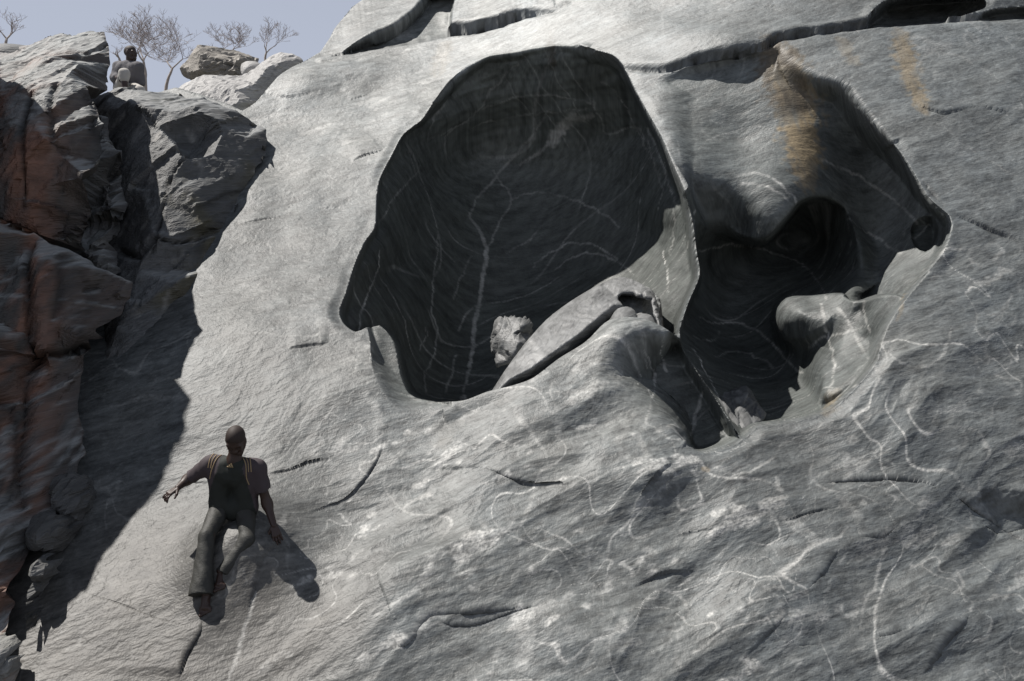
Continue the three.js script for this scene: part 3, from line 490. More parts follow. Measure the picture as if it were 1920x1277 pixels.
    for (let m = 0; m < 2; m++) {
      const s = m ? 2.3 : 1, wu = u * s + .55 * noise(u * 1.4 * s, v * 2.2 * s, 110 + m), wv2 = v * s * 1.9 + .5 * noise(u * 1.6 * s + 9, v * 2.4 * s, 112 + m), q = Math.abs(noise(wu * .85, wv2 * .85, 114 + m) + .35 * noise(wu * 2, wv2 * 2, 116 + m) - .06), gate = sstep(-.02, .28, noise(u * .9 + 3, v * 1.3, 118 + m)), wid = .012 + .05 * Math.max(0, noise(u * 1.7, v * 2.5, 120 + m)) + .01 * noise(u * 30, v * 40, 122);
      white = Math.max(white, (1 - p) * gate * mix(.25, .85, low) * (cy[k] < 5 ? 1 : .4) * (m ? .6 : .8) * (1 - sstep(wid * .5, wid * 1.4, q)));
    }
    const thin = Math.abs(noise(u * .5 + .3 * noise(x * .8, y * .8, 61), v * 1.6 + Z * .7, 60)); white = Math.max(white, p * .28 * (1 - sstep(.004, .018, thin)) * sstep(-.25, .25, noise(x * .9, y * .9, 62)));
    const grit = .5 + .9 * noise(x * 38, y * 38, 5) + .5 * noise(x * 80, y * 80, 5);
    white *= clamp(.30 + .95 * grit);
    let stain = 0, rust = 0;
    const soft = p > .4 ? 1 : .48; const list = store.get(key(Math.floor(X / CELL), Math.floor(Y / CELL), Math.floor(Z / CELL)));
    if (list) {
      const wob = .5 + .5 * noise(X * 9, Y * 9, Z * 9), bro = noise(X * 3.1, Y * 3.1, Z * 3.1 + 7);
      for (const q of list) { const d = Math.hypot(X - q[0], Y - q[1], Z - q[2]) + (q[3] > .025 ? .9 * q[3] * q[5] * noise(X * 16, Y * 16, Z * 16) : 0), w = q[3] * (1 - q[5] * .5 + q[5] * wob * 1.2); if (d < w * 1.35) { const a = (1 - sstep(w * .55, w * 1.35, d)) * q[4] * (q[6] === 0 ? mix(1, .25 + .75 * sstep(-.3, .25, noise(X * 4.3, Y * 4.3, Z * 4.3 + 31)), p > .4 ? .5 : 1) : 1) * (1 - q[5] * .7 * sstep(.05, .4, bro)); if (q[6] === 0) white = Math.max(white, soft * a * clamp(.55 + .55 * grit * q[5] + .2 * (1 - q[5]))); else if (q[6] === 1) stain = Math.max(stain, a); else rust = Math.max(rust, a); } }
    }
    tone *= 1 - .72 * clamp(crk[k] * 1.2);
    const wv = .50 + .06 * grit; let R = mix(tone * r, wv, white), G = mix(tone * g, wv * .99, white), Bc = mix(tone * b, wv * .94, white);
    const st = stain * clamp(1.05 + .9 * noise(x * 14, y * 2.2, 8) + .3 * noise(x * 40, y * 9, 8)); R = mix(R, .235, st); G = mix(G, .185, st); Bc = mix(Bc, .115, st);
    const ru = rust * clamp(1.0 + .8 * noise(x * 12, y * 2, 18)); R = mix(R, .07, ru); G = mix(G, .058, ru); Bc = mix(Bc, .042, ru);
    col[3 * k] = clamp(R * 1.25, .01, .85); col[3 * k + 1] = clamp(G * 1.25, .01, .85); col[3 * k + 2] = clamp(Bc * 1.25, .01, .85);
  }
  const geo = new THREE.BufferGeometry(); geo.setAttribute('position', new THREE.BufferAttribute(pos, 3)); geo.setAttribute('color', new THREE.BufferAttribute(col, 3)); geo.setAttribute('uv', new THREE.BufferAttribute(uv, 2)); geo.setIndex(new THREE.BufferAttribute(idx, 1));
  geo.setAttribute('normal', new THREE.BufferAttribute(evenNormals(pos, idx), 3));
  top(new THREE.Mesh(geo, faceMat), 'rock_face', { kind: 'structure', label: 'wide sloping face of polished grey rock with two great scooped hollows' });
}
function evenNormals(pos, idx) {                                      // each face counts alike, so that a deep wall does not bend its rim
  const nn = new Float32Array(pos.length);
  for (let q = 0; q < idx.length; q += 3) {
    const a = 3 * idx[q], b = 3 * idx[q + 1], c = 3 * idx[q + 2], ux = pos[b] - pos[a], uy = pos[b + 1] - pos[a + 1], uz = pos[b + 2] - pos[a + 2], vx = pos[c] - pos[a], vy = pos[c + 1] - pos[a + 1], vz = pos[c + 2] - pos[a + 2];
    let x = uy * vz - uz * vy, y = uz * vx - ux * vz, z = ux * vy - uy * vx; const l = Math.hypot(x, y, z); if (l < 1e-12) continue; x /= l; y /= l; z /= l;
    for (const k of [a, b, c]) { nn[k] += x; nn[k + 1] += y; nn[k + 2] += z; }
  }
  for (let k = 0; k < nn.length; k += 3) { const l = Math.hypot(nn[k], nn[k + 1], nn[k + 2]) || 1; nn[k] /= l; nn[k + 1] /= l; nn[k + 2] /= l; }
  return nn;
}
// the ground of the gorge and the plateau behind the crest
{
  const mat = new THREE.MeshStandardMaterial({ color: new THREE.Color().setRGB(.13, .125, .115), map: blockMap, bumpMap: blockBump, bumpScale: .03, roughness: .9 });
  const sheet = (x0, x1, z0, z1, y, seed, amp) => { const nx = 120, nz = 120, g = new THREE.PlaneGeometry(1, 1, nx, nz), p = g.attributes.position, w = g.attributes.uv; for (let k = 0; k < p.count; k++) { const a = p.getX(k) + .5, b = p.getY(k) + .5, x = mix(x0, x1, a), z = mix(z1, z0, b); p.setXYZ(k, x, y + amp * fbm(x * .12, z * .12, seed, 4), z); w.setXY(k, x / 2, z / 2); } g.computeVertexNormals(); return g; };
  top(new THREE.Mesh(sheet(-300, 300, -300, 300, -.6, 3, .5), mat), 'ground', { kind: 'structure' });
  top(new THREE.Mesh(sheet(-120, 120, -160, -17.5, 8.2, 5, .5), mat), 'plateau', { kind: 'structure' });
}
// ------------------------------------------------------------------ boulders and blocks
// Each is a closed stone: a front of facets (or a smooth swelling) through points in space, and a rounded back.
function stone(o) {
  const flat = p => at(p[0], p[1], p[2]);
  const rim3 = o.outline.map(flat), rim = new Outline(o.smooth || o.curve ? spline(rim3, true, .05) : jag(rim3, o.jag ?? .03, o.seed || 1));
  const pts = [...o.points.map(flat), ...rim3], zf = o.smooth ? tps(pts) : facets(pts);
  const [x0, y0, x1, y1] = rim.box, cs = o.cell, nx = Math.ceil((x1 - x0) / cs) + 3, ny = Math.ceil((y1 - y0) / cs) + 3, n = nx * ny;
  const gx = new Float32Array(n), gy = new Float32Array(n), sd = new Float32Array(n), state = new Int8Array(n);
  for (let j = 0; j < ny; j++) for (let i = 0; i < nx; i++) { const k = j * nx + i; gx[k] = x0 + (i - 1) * cs; gy[k] = y0 + (j - 1) * cs; const q = rim.query(gx[k], gy[k]); sd[k] = q.d; state[k] = q.d > 0 ? 1 : 0; if (Math.abs(q.d) < .5 * cs) { gx[k] = q.x; gy[k] = q.y; sd[k] = 0; state[k] = 2; } }
  for (let j = 1; j < ny - 1; j++) for (let i = 1; i < nx - 1; i++) { const k = j * nx + i; if (state[k] === 0 && [1, -1, nx, -nx, nx + 1, nx - 1, -nx + 1, -nx - 1].some(d => state[k + d] === 1)) { const q = rim.query(gx[k], gy[k]); gx[k] = q.x; gy[k] = q.y; sd[k] = 0; state[k] = 3; } }
  const cracks = (o.cracks || []).map(c => { const L = new Outline(spline(c.p.map(flat), false, .08), false); L.g = c.g; L.w = c.w; L.h = c.h || 0; return L; });
  const scoops = (o.scoops || []).map(s => ({ L: new Outline(spline(s.p.map(flat), true, .05)), d: s.d, w: s.w }));
  const H = [], front = new Int32Array(n).fill(-1), back = new Int32Array(n).fill(-1), P = [], dark = [], polDark = [], sgn = o.seed || 1, rough = o.rough ?? .04, rnd = o.round ?? .08, rw = o.roundWidth ?? .15;
  const cR = ray(o.outline.reduce((s, p) => s + p[0], 0) / o.outline.length, o.outline.reduce((s, p) => s + p[1], 0) / o.outline.length), bx = cR[0] / -cR[2], by = cR[1] / -cR[2];
  const zAt = (x, y, d) => { let z = zf(x, y); const s = clamp(d / rw); z += -rnd * (1 - Math.sqrt(1 - (1 - s) * (1 - s))); return z; };
  for (let k = 0; k < n; k++) if (state[k]) {
    const x = gx[k], y = gy[k], d = Math.max(0, sd[k]); let z = zAt(x, y, d), dk = 0, pl = 0;
    let h = rough * ((o.smooth ? 1.2 : .6) * fbm(x * 1.3, y * 1.3, sgn * 3.1 + z * .8, 3) + .22 * ridged(x * 2.4, y * 2.4, sgn + z, 3) + .35 * fbm(x * 8, y * 8, sgn + z * 4, 3));
    if (!o.smooth) { const lu = x * .97 - y * .26, lv = x * .26 + y * .97, q = fbm(lu * 2.6 + 4, lv * .7, sgn * 5 + z * .9, 3) * 7, fl = Math.floor(q), fr = q - fl; h += rough * 1.3 * (fl + sstep(0, .06, fr) - q); }
    if (o.blocky) { const lu = x * .97 - y * .26, lv = x * .26 + y * .97, wv = .25 * noise(x * 1.3, y * 1.3, sgn), A = worley(lu * 1.25 + wv + sgn, lv * .7 + wv + z * .3), Q = worley(lu * 3.4 + wv * 2, lv * 2 + z * .8 + sgn); h += o.blocky * ((A[2] - .5) * .16 + A[3] * (A[2] * 37 % 1 - .5) * .34 + A[4] * (A[2] * 91 % 1 - .5) * .34 + (Q[2] - .5) * .03 + Q[3] * (Q[2] * 37 % 1 - .5) * .08 + Q[4] * (Q[2] * 91 % 1 - .5) * .08); dk = Math.max(dk, .9 * (1 - sstep(.0, .05, A[1] - A[0])) * sstep(-.1, .3, noise(x, y, sgn + 3)), .6 * (1 - sstep(0, .06, Q[1] - Q[0])) * sstep(0, .3, noise(x * 1.5, y * 1.5, sgn + 8))); }
    for (const c of cracks) if (c.near(x, y, c.w * 4 + .3)) { const q = c.query(x, y), a = Math.exp(-(q.d * q.d) / (c.w * c.w)) * sstep(0, .06, q.s) * sstep(1, .94, q.s); h -= c.g * a; dk = Math.max(dk, a); if (c.h && q.d > 0) h += c.h * Math.exp(-q.d / .4); }
    for (const s of scoops) if (s.L.near(x, y, 0)) { const q = s.L.query(x, y); if (q.d > 0) { const t = clamp(q.d / s.w); h = mix(h, 0, t) - s.d * Math.sqrt(1 - (1 - t) * (1 - t)); pl = t; } }
    h *= sstep(0, cs * 1.5, d) * .85 + .15;
    front[k] = P.length / 3; P.push(x, y, z); H.push(h); dark.push(dk); polDark.push(pl);
  }
  const nf = P.length / 3;
  for (let k = 0; k < n; k++) if (state[k]) { if (state[k] !== 1) { back[k] = front[k]; continue; } const s = clamp(sd[k] / (o.backWidth ?? .5)), x = gx[k], y = gy[k]; const dz = (o.thick ?? .8) * Math.sqrt(1 - (1 - s) * (1 - s)) + .02 + .06 * noise(x * 2, y * 2, sgn + 40) * s; back[k] = P.length / 3; P.push(x + bx * dz, y + Math.min(by, .12) * dz - .12 * dz, P[3 * front[k] + 2] - dz); dark.push(0); polDark.push(0); }
  const idx = [];
  const tri = (a, b, c) => { if (a !== b && b !== c && a !== c) idx.push(a, b, c); };
  for (let j = 0; j < ny - 1; j++) for (let i = 0; i < nx - 1; i++) {
    const a = j * nx + i, b = a + 1, c = a + nx, d = c + 1; if (!(state[a] && state[b] && state[c] && state[d])) { const q = [a, b, d, c].filter(k => state[k]); if (q.length === 3 && q.some(k => state[k] === 1)) { tri(front[q[0]], front[q[1]], front[q[2]]); tri(back[q[0]], back[q[2]], back[q[1]]); } continue; }
    if (![a, b, c, d].some(k => state[k] === 1)) { const q = rim.query((gx[a] + gx[d]) / 2, (gy[a] + gy[d]) / 2); if (q.d <= 0) continue; }
    tri(front[a], front[b], front[d]); tri(front[a], front[d], front[c]); tri(back[a], back[d], back[b]); tri(back[a], back[c], back[d]);
  }
  const pos = new Float32Array(P), I = new Uint32Array(idx); { const q = evenNormals(pos, I); for (let k = 0; k < H.length; k++) for (let c = 0; c < 3; c++) pos[3 * k + c] += q[3 * k + c] * H[k]; }
  const nrm = evenNormals(pos, I), m = P.length / 3, col = new Float32Array(m * 3), uv = new Float32Array(m * 2);
  for (let k = 0; k < m; k++) {
    const x = pos[3 * k], y = pos[3 * k + 1], z = pos[3 * k + 2]; uv[2 * k] = (x + z * .5) / 1.7; uv[2 * k + 1] = (y + z * .25) / 1.7;
    const c = o.colour(x, y, z, nrm[3 * k], nrm[3 * k + 1], nrm[3 * k + 2], polDark[k]), f = 1 - .7 * dark[k];
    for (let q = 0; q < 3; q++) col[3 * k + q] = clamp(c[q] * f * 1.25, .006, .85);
  }
  const g = new THREE.BufferGeometry(); g.setAttribute('position', new THREE.BufferAttribute(pos, 3)); g.setAttribute('normal', new THREE.BufferAttribute(nrm, 3)); g.setAttribute('color', new THREE.BufferAttribute(col, 3)); g.setAttribute('uv', new THREE.BufferAttribute(uv, 2)); g.setIndex(new THREE.BufferAttribute(I, 1)); void nf;
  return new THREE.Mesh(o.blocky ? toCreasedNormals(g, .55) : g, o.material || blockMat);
}
function jag(p, amp, seed) {                                          // a broken edge between corners
  const out = [], n = p.length; for (let i = 0; i < n; i++) { const a = p[i], b = p[(i + 1) % n], L = Math.hypot(b[0] - a[0], b[1] - a[1]), m = Math.max(1, Math.round(L / .06)); for (let k = 0; k < m; k++) { const t = k / m, q = k === 0 ? .4 : 1, e = amp * q * (1.4 * noise(mix(a[0], b[0], t) * 2.2, mix(a[1], b[1], t) * 2.2, seed * 7.7) + .6 * noise(mix(a[0], b[0], t) * 9, mix(a[1], b[1], t) * 9, seed)); out.push([mix(a[0], b[0], t) + e * (b[1] - a[1]) / (L + 1e-6), mix(a[1], b[1], t) - e * (b[0] - a[0]) / (L + 1e-6)]); } }
  return out;
}
// colours of the stones
const blotch = (x, y, z, f, s) => fbm(x * f, y * f, z * f + s, 4);
function cliffColour(rustAmount, tone0, lean = .26) {
  return (x, y, z, nx, ny) => {
    const u = x * Math.cos(lean) - y * Math.sin(lean), v = x * Math.sin(lean) + y * Math.cos(lean);
    let t = tone0 * (1 + .5 * blotch(x, y, z, 1.4, 3) + .5 * fbm(u * 9, v * 1.3, z * 2, 3));
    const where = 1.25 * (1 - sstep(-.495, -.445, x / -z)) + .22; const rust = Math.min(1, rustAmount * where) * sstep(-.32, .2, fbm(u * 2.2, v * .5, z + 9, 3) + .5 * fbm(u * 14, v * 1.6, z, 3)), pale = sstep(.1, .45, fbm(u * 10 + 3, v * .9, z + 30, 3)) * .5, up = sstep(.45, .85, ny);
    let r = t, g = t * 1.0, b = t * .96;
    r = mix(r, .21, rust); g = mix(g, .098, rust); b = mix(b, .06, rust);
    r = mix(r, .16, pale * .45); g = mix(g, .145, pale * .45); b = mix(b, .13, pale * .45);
    r = mix(r, .27, up * .8); g = mix(g, .28, up * .8); b = mix(b, .275, up * .8); return [r, g, b];  // tops lightened in colour, the way sunlight would
  };
}
const leanColour = (x, y, z, nx, ny, nz, polDark) => {
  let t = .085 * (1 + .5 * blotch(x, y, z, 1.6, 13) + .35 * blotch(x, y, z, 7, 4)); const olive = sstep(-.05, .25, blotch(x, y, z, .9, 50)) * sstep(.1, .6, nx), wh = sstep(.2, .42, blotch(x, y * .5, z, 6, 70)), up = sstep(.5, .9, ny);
  let r = mix(t, .075, olive), g = mix(t * 1.01, .068, olive), b = mix(t, .045, olive); r = mix(r, .27, wh * .6); g = mix(g, .26, wh * .6); b = mix(b, .24, wh * .6); r = mix(r, .24, up * .6); g = mix(g, .25, up * .6); b = mix(b, .25, up * .6);  // upward faces painted brighter, as if sunlit
  return polDark > .2 ? [r * .75, g * .77, b * .78] : [r, g, b];
};
const darkColour = (x, y, z) => { const t = .075 * (1 + .5 * blotch(x, y, z, 2.2, 3) + .5 * blotch(x, y * 3, z, 7, 6)); return [t, t * 1.0, t * .97]; };
const greyColour = (tone, veins = .5) => (x, y, z) => {
  const u = x * .8 + y * .55, v = -x * .55 + y * .8; let t = tone * (1 + .25 * blotch(x, y, z, 2, 7) + .3 * fbm(u * 3, v * 16, z * 3, 3)); const th = Math.abs(noise(u * .8, v * 5 + z * 2, 4)), w = (1 - sstep(.01, .05, th)) * veins * sstep(-.2, .3, noise(x * 2, y * 2, 9));
  return [mix(t, .45, w), mix(t * 1.02, .45, w), mix(t * 1.02, .44, w)];
};
const brownColour = (x, y, z, nx, ny) => { const t = .16 * (1 + .4 * blotch(x, y, z, 1.4, 5) + .35 * fbm(x * 2, y * 12, z, 3)), up = sstep(.4, .9, ny); return [mix(t * 1.08, .3, up * .5), mix(t * .98, .28, up * .5), mix(t * .84, .25, up * .5)]; };  // top faces coloured lighter to stand in for sun
const paleColour = (x, y, z) => { const t = .30 * (1 + .25 * blotch(x, y, z, 1.1, 5) + .25 * fbm(x * 3 + y * 2, y * 8 - x * 3, z, 4)); return [t * 1.02, t, t * .97]; };

const boulder = (o) => top(stone(o), o.name || 'boulder', { label: o.label, category: o.category || 'boulder', ...(o.group ? { group: o.group } : {}) });
boulder({ label: 'tall rust streaked upper block of the left cliff with a pale flat top', seed: 2, cell: .026, thick: 2.2, backWidth: 1.2, round: .03, roundWidth: .05, rough: .014, blocky: .6, jag: .04, colour: cliffColour(.5, .05),
  outline: [[-90, 90, 12.29], [20, 88, 12.81], [55, 82, 12.95], [90, 67, 13.25], [140, 72, 13.12], [170, 68, 13.55], [180, 62, 13.39], [193, 59, 13.21], [196, 76, 13.09], [203, 85, 12.93], [205, 120, 12.69], [200, 170, 12.35], [195, 230, 10.94], [187, 300, 10.80], [172, 400, 10.70], [160, 472, 10.95], [120, 455, 10.50], [75, 440, 10.25], [30, 420, 10.15], [-90, 378, 10.10]],
  points: [[0, 165, 11.03], [40, 157, 11.04], [75, 156, 11.04], [102, 152, 11.12], [128, 138, 11.32], [150, 118, 11.75], [182, 100, 12.58], [0, 130, 11.72], [60, 120, 12.09], [110, 110, 12.26], [85, 107, 11.83], [130, 95, 12.46], [15, 118, 12.20], [160, 160, 11.24], [150, 300, 10.05], [118, 430, 10.30], [95, 200, 10.64], [85, 260, 10.28], [45, 290, 10.20], [115, 285, 10.45], [130, 210, 10.87], [60, 220, 10.46], [20, 240, 10.37], [178, 200, 11.19], [165, 330, 10.35], [145, 440, 10.70], [48, 380, 10.15], [100, 345, 10.35]],
  cracks: [{ p: [[102, 152, 11.07], [92, 220, 10.51], [118, 285, 10.40]], g: .05, w: .03 }, { p: [[160, 165, 11.18], [150, 300, 10.00], [115, 440, 10.30]], g: .04, w: .03 }, { p: [[60, 170, 10.95], [40, 290, 10.20], [50, 400, 10.20]], g: .05, w: .03 }] });
boulder({ label: 'huge dark lower block of the left cliff, rust streaked, below the level crack, with an added unseen ridge at left casting shade', seed: 5, cell: .028, thick: 2.4, backWidth: 1.2, round: .02, roundWidth: .06, rough: .014, blocky: .6, jag: .05, colour: cliffColour(.55, .042, .2),
  outline: [[-170, 318, 8.73], [-137, 235, 9.05], [-113, 148, 9.37], [-101, 56, 9.67], [-86, -24, 10.0], [-72, -87, 10.29], [-53, -114, 10.48], [-300, -170, 10.3], [-560, -60, 10.0], [-560, 1150, 7.4], [-90, 1230, 7.4], [12, 1185, 7.6], [30, 1130, 7.85], [42, 1070, 8.1], [60, 1020, 8.35], [95, 975, 8.6], [120, 930, 8.85], [150, 890, 9.05], [165, 850, 9.2], [152, 800, 9.4], [150, 740, 9.6], [156, 690, 9.7], [160, 660, 9.7], [178, 652, 9.9], [200, 636, 10.05], [228, 592, 10.15], [245, 560, 10.25], [248, 528, 10.3], [205, 508, 10.2], [170, 488, 10.3], [125, 466, 10.1], [72, 443, 10.0], [0, 412, 10.0]],  // out of view upper left ridge, added and shaped to shade the slope
  points: [[-203, 413, 8.42], [-221, 532, 8.16], [-224, 613, 8.03], [-260, 820, 7.5], [-350, 400, 8.8], [-40, 600, 9.2], [0, 520, 9.5], [55, 480, 9.65], [58, 560, 9.45], [52, 640, 9.35], [110, 500, 9.75], [100, 600, 9.55], [150, 560, 9.8], [190, 540, 10.1], [80, 660, 9.4], [150, 630, 9.6], [55, 700, 9.3], [52, 800, 9.0], [48, 900, 8.6], [20, 1000, 8.1], [0, 800, 8.9], [-40, 900, 8.4], [-20, 1100, 7.7], [100, 700, 9.5], [110, 800, 9.25], [100, 880, 8.95], [60, 960, 8.5], [20, 1120, 7.75], [75, 672, 9.55], [120, 662, 9.65]],
  cracks: [{ p: [[60, 450, 9.9], [50, 560, 9.4], [54, 680, 9.3], [50, 800, 9.0], [50, 930, 8.5]], g: .09, w: .034 }, { p: [[70, 665, 9.4], [110, 660, 9.5], [160, 645, 9.7]], g: .07, w: .034, h: .08 }, { p: [[150, 545, 9.8], [185, 540, 10.1], [215, 545, 10.4]], g: .04, w: .034 }, { p: [[105, 470, 9.8], [115, 540, 9.7], [95, 600, 9.5]], g: .03, w: .034 }, { p: [[0, 700, 9.2], [40, 830, 8.9], [30, 960, 8.3]], g: .04, w: .032 }] });
boulder({ label: 'big leaning boulder with a round scooped bowl near its top, right of the cliff', seed: 9, cell: .032, thick: 1.3, backWidth: .8, round: .03, roundWidth: .08, rough: .014, blocky: .3, jag: .05, colour: leanColour,
  outline: [[150, 200, 14.2], [185, 178, 14.1], [205, 172, 14.1], [225, 163, 14.2], [248, 162, 14.3], [262, 168, 14.4], [300, 172, 14.5], [345, 182, 14.4], [380, 188, 14.2], [440, 208, 13.9], [478, 236, 14.3], [490, 237, 14.2], [498, 241, 14.1], [500, 262, 13.95], [487, 305, 13.6], [452, 368, 13.0], [418, 438, 12.4], [382, 510, 11.8], [356, 556, 11.35], [310, 622, 10.9], [262, 690, 10.4], [205, 750, 10.05], [150, 812, 9.75], [120, 800, 10.2], [130, 700, 10.8], [150, 600, 11.4], [160, 500, 12], [155, 400, 12.8], [145, 300, 13.5]],
  points: [[265, 172, 13.9], [240, 190, 13.2], [215, 205, 13.4], [300, 195, 13.4], [352, 205, 13.2], [380, 200, 13.4], [270, 205, 12.95], [320, 215, 13.0], [205, 260, 13.05], [240, 280, 12.7], [290, 290, 12.5], [342, 292, 12.45], [325, 330, 12.25], [310, 380, 11.95], [235, 360, 12.3], [270, 370, 12.1], [240, 410, 12.2], [300, 440, 11.55], [280, 420, 11.75], [215, 480, 12], [260, 500, 11.4], [230, 600, 10.8], [180, 720, 10.2], [398, 230, 13.2], [400, 280, 12.9], [460, 260, 13.6], [430, 330, 12.85], [380, 420, 12.0], [330, 530, 11.2], [360, 360, 12.2], [330, 440, 11.7]],
  scoops: [{ p: [[303, 242, 12.8], [325, 225, 12.8], [352, 212, 13.0], [382, 213, 13.0], [397, 228, 12.9], [396, 255, 12.8], [385, 280, 12.6], [360, 293, 12.5], [338, 288, 12.5], [325, 265, 12.6]], d: .34, w: .36 }],
  cracks: [{ p: [[290, 440, 11.6], [330, 455, 11.7], [380, 440, 12], [400, 420, 12.1]], g: .07, w: .016 }, { p: [[342, 292, 12.4], [315, 345, 12.2], [295, 420, 11.7], [285, 480, 11.4]], g: .05, w: .018 }, { p: [[220, 470, 12], [260, 480, 11.6], [290, 440, 11.6]], g: .08, w: .04 }] });
boulder({ name: 'rock_wedge', category: 'rock', label: 'dark narrow rock wedged in the cleft between the cliff and the leaning boulder', seed: 12, cell: .035, thick: .8, rough: .04, blocky: 1, jag: .06, colour: cliffColour(.1, .09),
  outline: [[140, 300, 12.6], [150, 240, 12.8], [168, 200, 12.8], [198, 215, 12.8], [214, 290, 12.5], [232, 360, 12.2], [238, 380, 12.1], [222, 420, 12], [214, 470, 11.7], [208, 520, 11.3], [170, 500, 11.2], [150, 470, 11.3], [130, 420, 12]],
  points: [[195, 330, 12.1], [205, 390, 11.75], [190, 440, 11.4], [185, 480, 11.25]], cracks: [{ p: [[205, 300, 12.2], [215, 380, 12], [205, 430, 11.6]], g: .06, w: .016 }] });
boulder({ name: 'rock', category: 'rock', label: 'rounded rock in shade at the cliff foot, uppermost of three beside the slope', seed: 15, cell: .025, thick: .5, rough: .03, blocky: .7, jag: .06, roundWidth: .06, round: .03, colour: darkColour,
  outline: [[98, 925, 9.0], [120, 900, 9.1], [150, 893, 9.15], [172, 900, 9.15], [178, 925, 9.0], [170, 955, 8.85], [152, 978, 8.7], [125, 985, 8.6], [98, 965, 8.7]], points: [[140, 925, 8.88], [130, 950, 8.74], [160, 930, 8.93], [112, 930, 8.86]] });
boulder({ name: 'rock', category: 'rock', label: 'broad slabby rock in shade at the cliff foot, middle of three beside the slope', seed: 18, cell: .025, thick: .5, rough: .03, blocky: .6, jag: .05, colour: darkColour,
  outline: [[40, 985, 8.5], [70, 960, 8.65], [100, 955, 8.65], [140, 965, 8.65], [155, 980, 8.65], [130, 1010, 8.5], [108, 1035, 8.35], [85, 1040, 8.25], [55, 1030, 8.25]], points: [[90, 975, 8.4], [110, 1000, 8.35], [70, 1010, 8.2]], cracks: [{ p: [[100, 958, 8.5], [125, 975, 8.5], [135, 1005, 8.5]], g: .04, w: .02 }] });
boulder({ name: 'rock', category: 'rock', label: 'pointed tilted rock in shade at the cliff foot, lowest of three beside the slope', seed: 21, cell: .024, thick: .45, rough: .03, blocky: .6, jag: .04, colour: darkColour,
  outline: [[58, 1022, 8.2], [100, 1038, 8.25], [125, 1046, 8.3], [112, 1075, 8.15], [85, 1100, 8.0], [70, 1140, 7.85], [52, 1190, 7.65], [40, 1215, 7.55], [38, 1150, 7.6], [42, 1080, 7.85]], points: [[75, 1050, 8.0], [80, 1075, 7.9], [60, 1110, 7.75]] });
boulder({ name: 'rock', category: 'rock', label: 'sunlit crumbly pale rock in the bottom left corner', seed: 24, cell: .022, thick: .5, rough: .06, jag: .05, round: .1, roundWidth: .15, colour: (x, y, z) => { const t = .2 * (1 + .6 * blotch(x, y, z, 4, 5)), r = sstep(.05, .3, blotch(x, y, z, 5, 9)); return [mix(t, .26, r * .6), mix(t, .16, r * .6), mix(t * .95, .1, r * .6)]; },
  outline: [[-90, 1195, 7.4], [0, 1188, 7.5], [25, 1192, 7.5], [38, 1205, 7.5], [48, 1228, 7.45], [42, 1248, 7.4], [25, 1268, 7.3], [15, 1320, 7.1], [-90, 1330, 7.0]], points: [[10, 1225, 7.3], [-30, 1240, 7.1], [20, 1245, 7.25]] });
// the skyline
boulder({ label: 'dark smooth rock behind the cliff top at the left edge', seed: 27, smooth: 1, cell: .05, thick: .8, rough: .03, colour: greyColour(.12, .1),
  outline: [[-80, 82, 13], [0, 78, 13], [30, 79, 13], [52, 84, 13], [48, 96, 12.8], [20, 106, 12.6], [-80, 115, 12.4]], points: [[0, 92, 12.6]] });
boulder({ label: 'flat brown block lying on the skyline with a squared left end', seed: 30, cell: .035, thick: 1.1, rough: .03, blocky: .18, jag: .03, round: .02, roundWidth: .06, colour: brownColour,
  outline: [[337, 128, 18], [352, 110, 18.1], [370, 84, 18.3], [400, 87, 18.6], [440, 96, 18.9], [470, 104, 19], [490, 110, 19], [478, 125, 18.8], [455, 136, 18.4], [448, 140, 18.1], [410, 142, 17.9], [373, 143, 17.7], [352, 137, 17.8]], points: [[374, 95, 17.9], [376, 118, 17.65], [372, 132, 17.55], [440, 118, 18.1], [440, 135, 17.95], [452, 112, 18.3]], cracks: [{ p: [[378, 108, 17.7], [410, 115, 17.9], [448, 128, 18.1]], g: .03, w: .025 }] });
boulder({ label: 'small pale stone tucked against the right end of the brown skyline block', seed: 33, smooth: 1, cell: .025, thick: .4, rough: .03, roundWidth: .2, colour: paleColour,
  outline: [[450, 118, 17.8], [462, 112, 17.8], [482, 114, 17.8], [488, 122, 17.7], [475, 133, 17.5], [455, 140, 17.4], [449, 130, 17.6]], points: [[466, 124, 17.4]] });
boulder({ label: 'long smooth pale boulder rising to the right on the skyline', seed: 36, curve: 1, cell: .035, thick: 1, rough: .02, blocky: .06, round: .06, roundWidth: .15, colour: paleColour,
  outline: [[330, 168, 16.2], [352, 152, 16.4], [380, 140, 16.6], [410, 140, 16.8], [450, 141, 17], [475, 128, 17], [500, 108, 17.1], [525, 97, 17.2], [550, 101, 17.2], [567, 113, 17.1], [550, 146, 16.9], [522, 172, 16.6], [494, 192, 16.3], [470, 206, 16], [450, 214, 15.7], [420, 205, 15.6], [380, 192, 15.6], [345, 180, 15.8]],
  points: [[400, 165, 15.9], [440, 170, 15.8], [500, 130, 16.4], [475, 160, 16.15], [450, 190, 15.6], [530, 115, 16.7], [420, 155, 16.2]] });
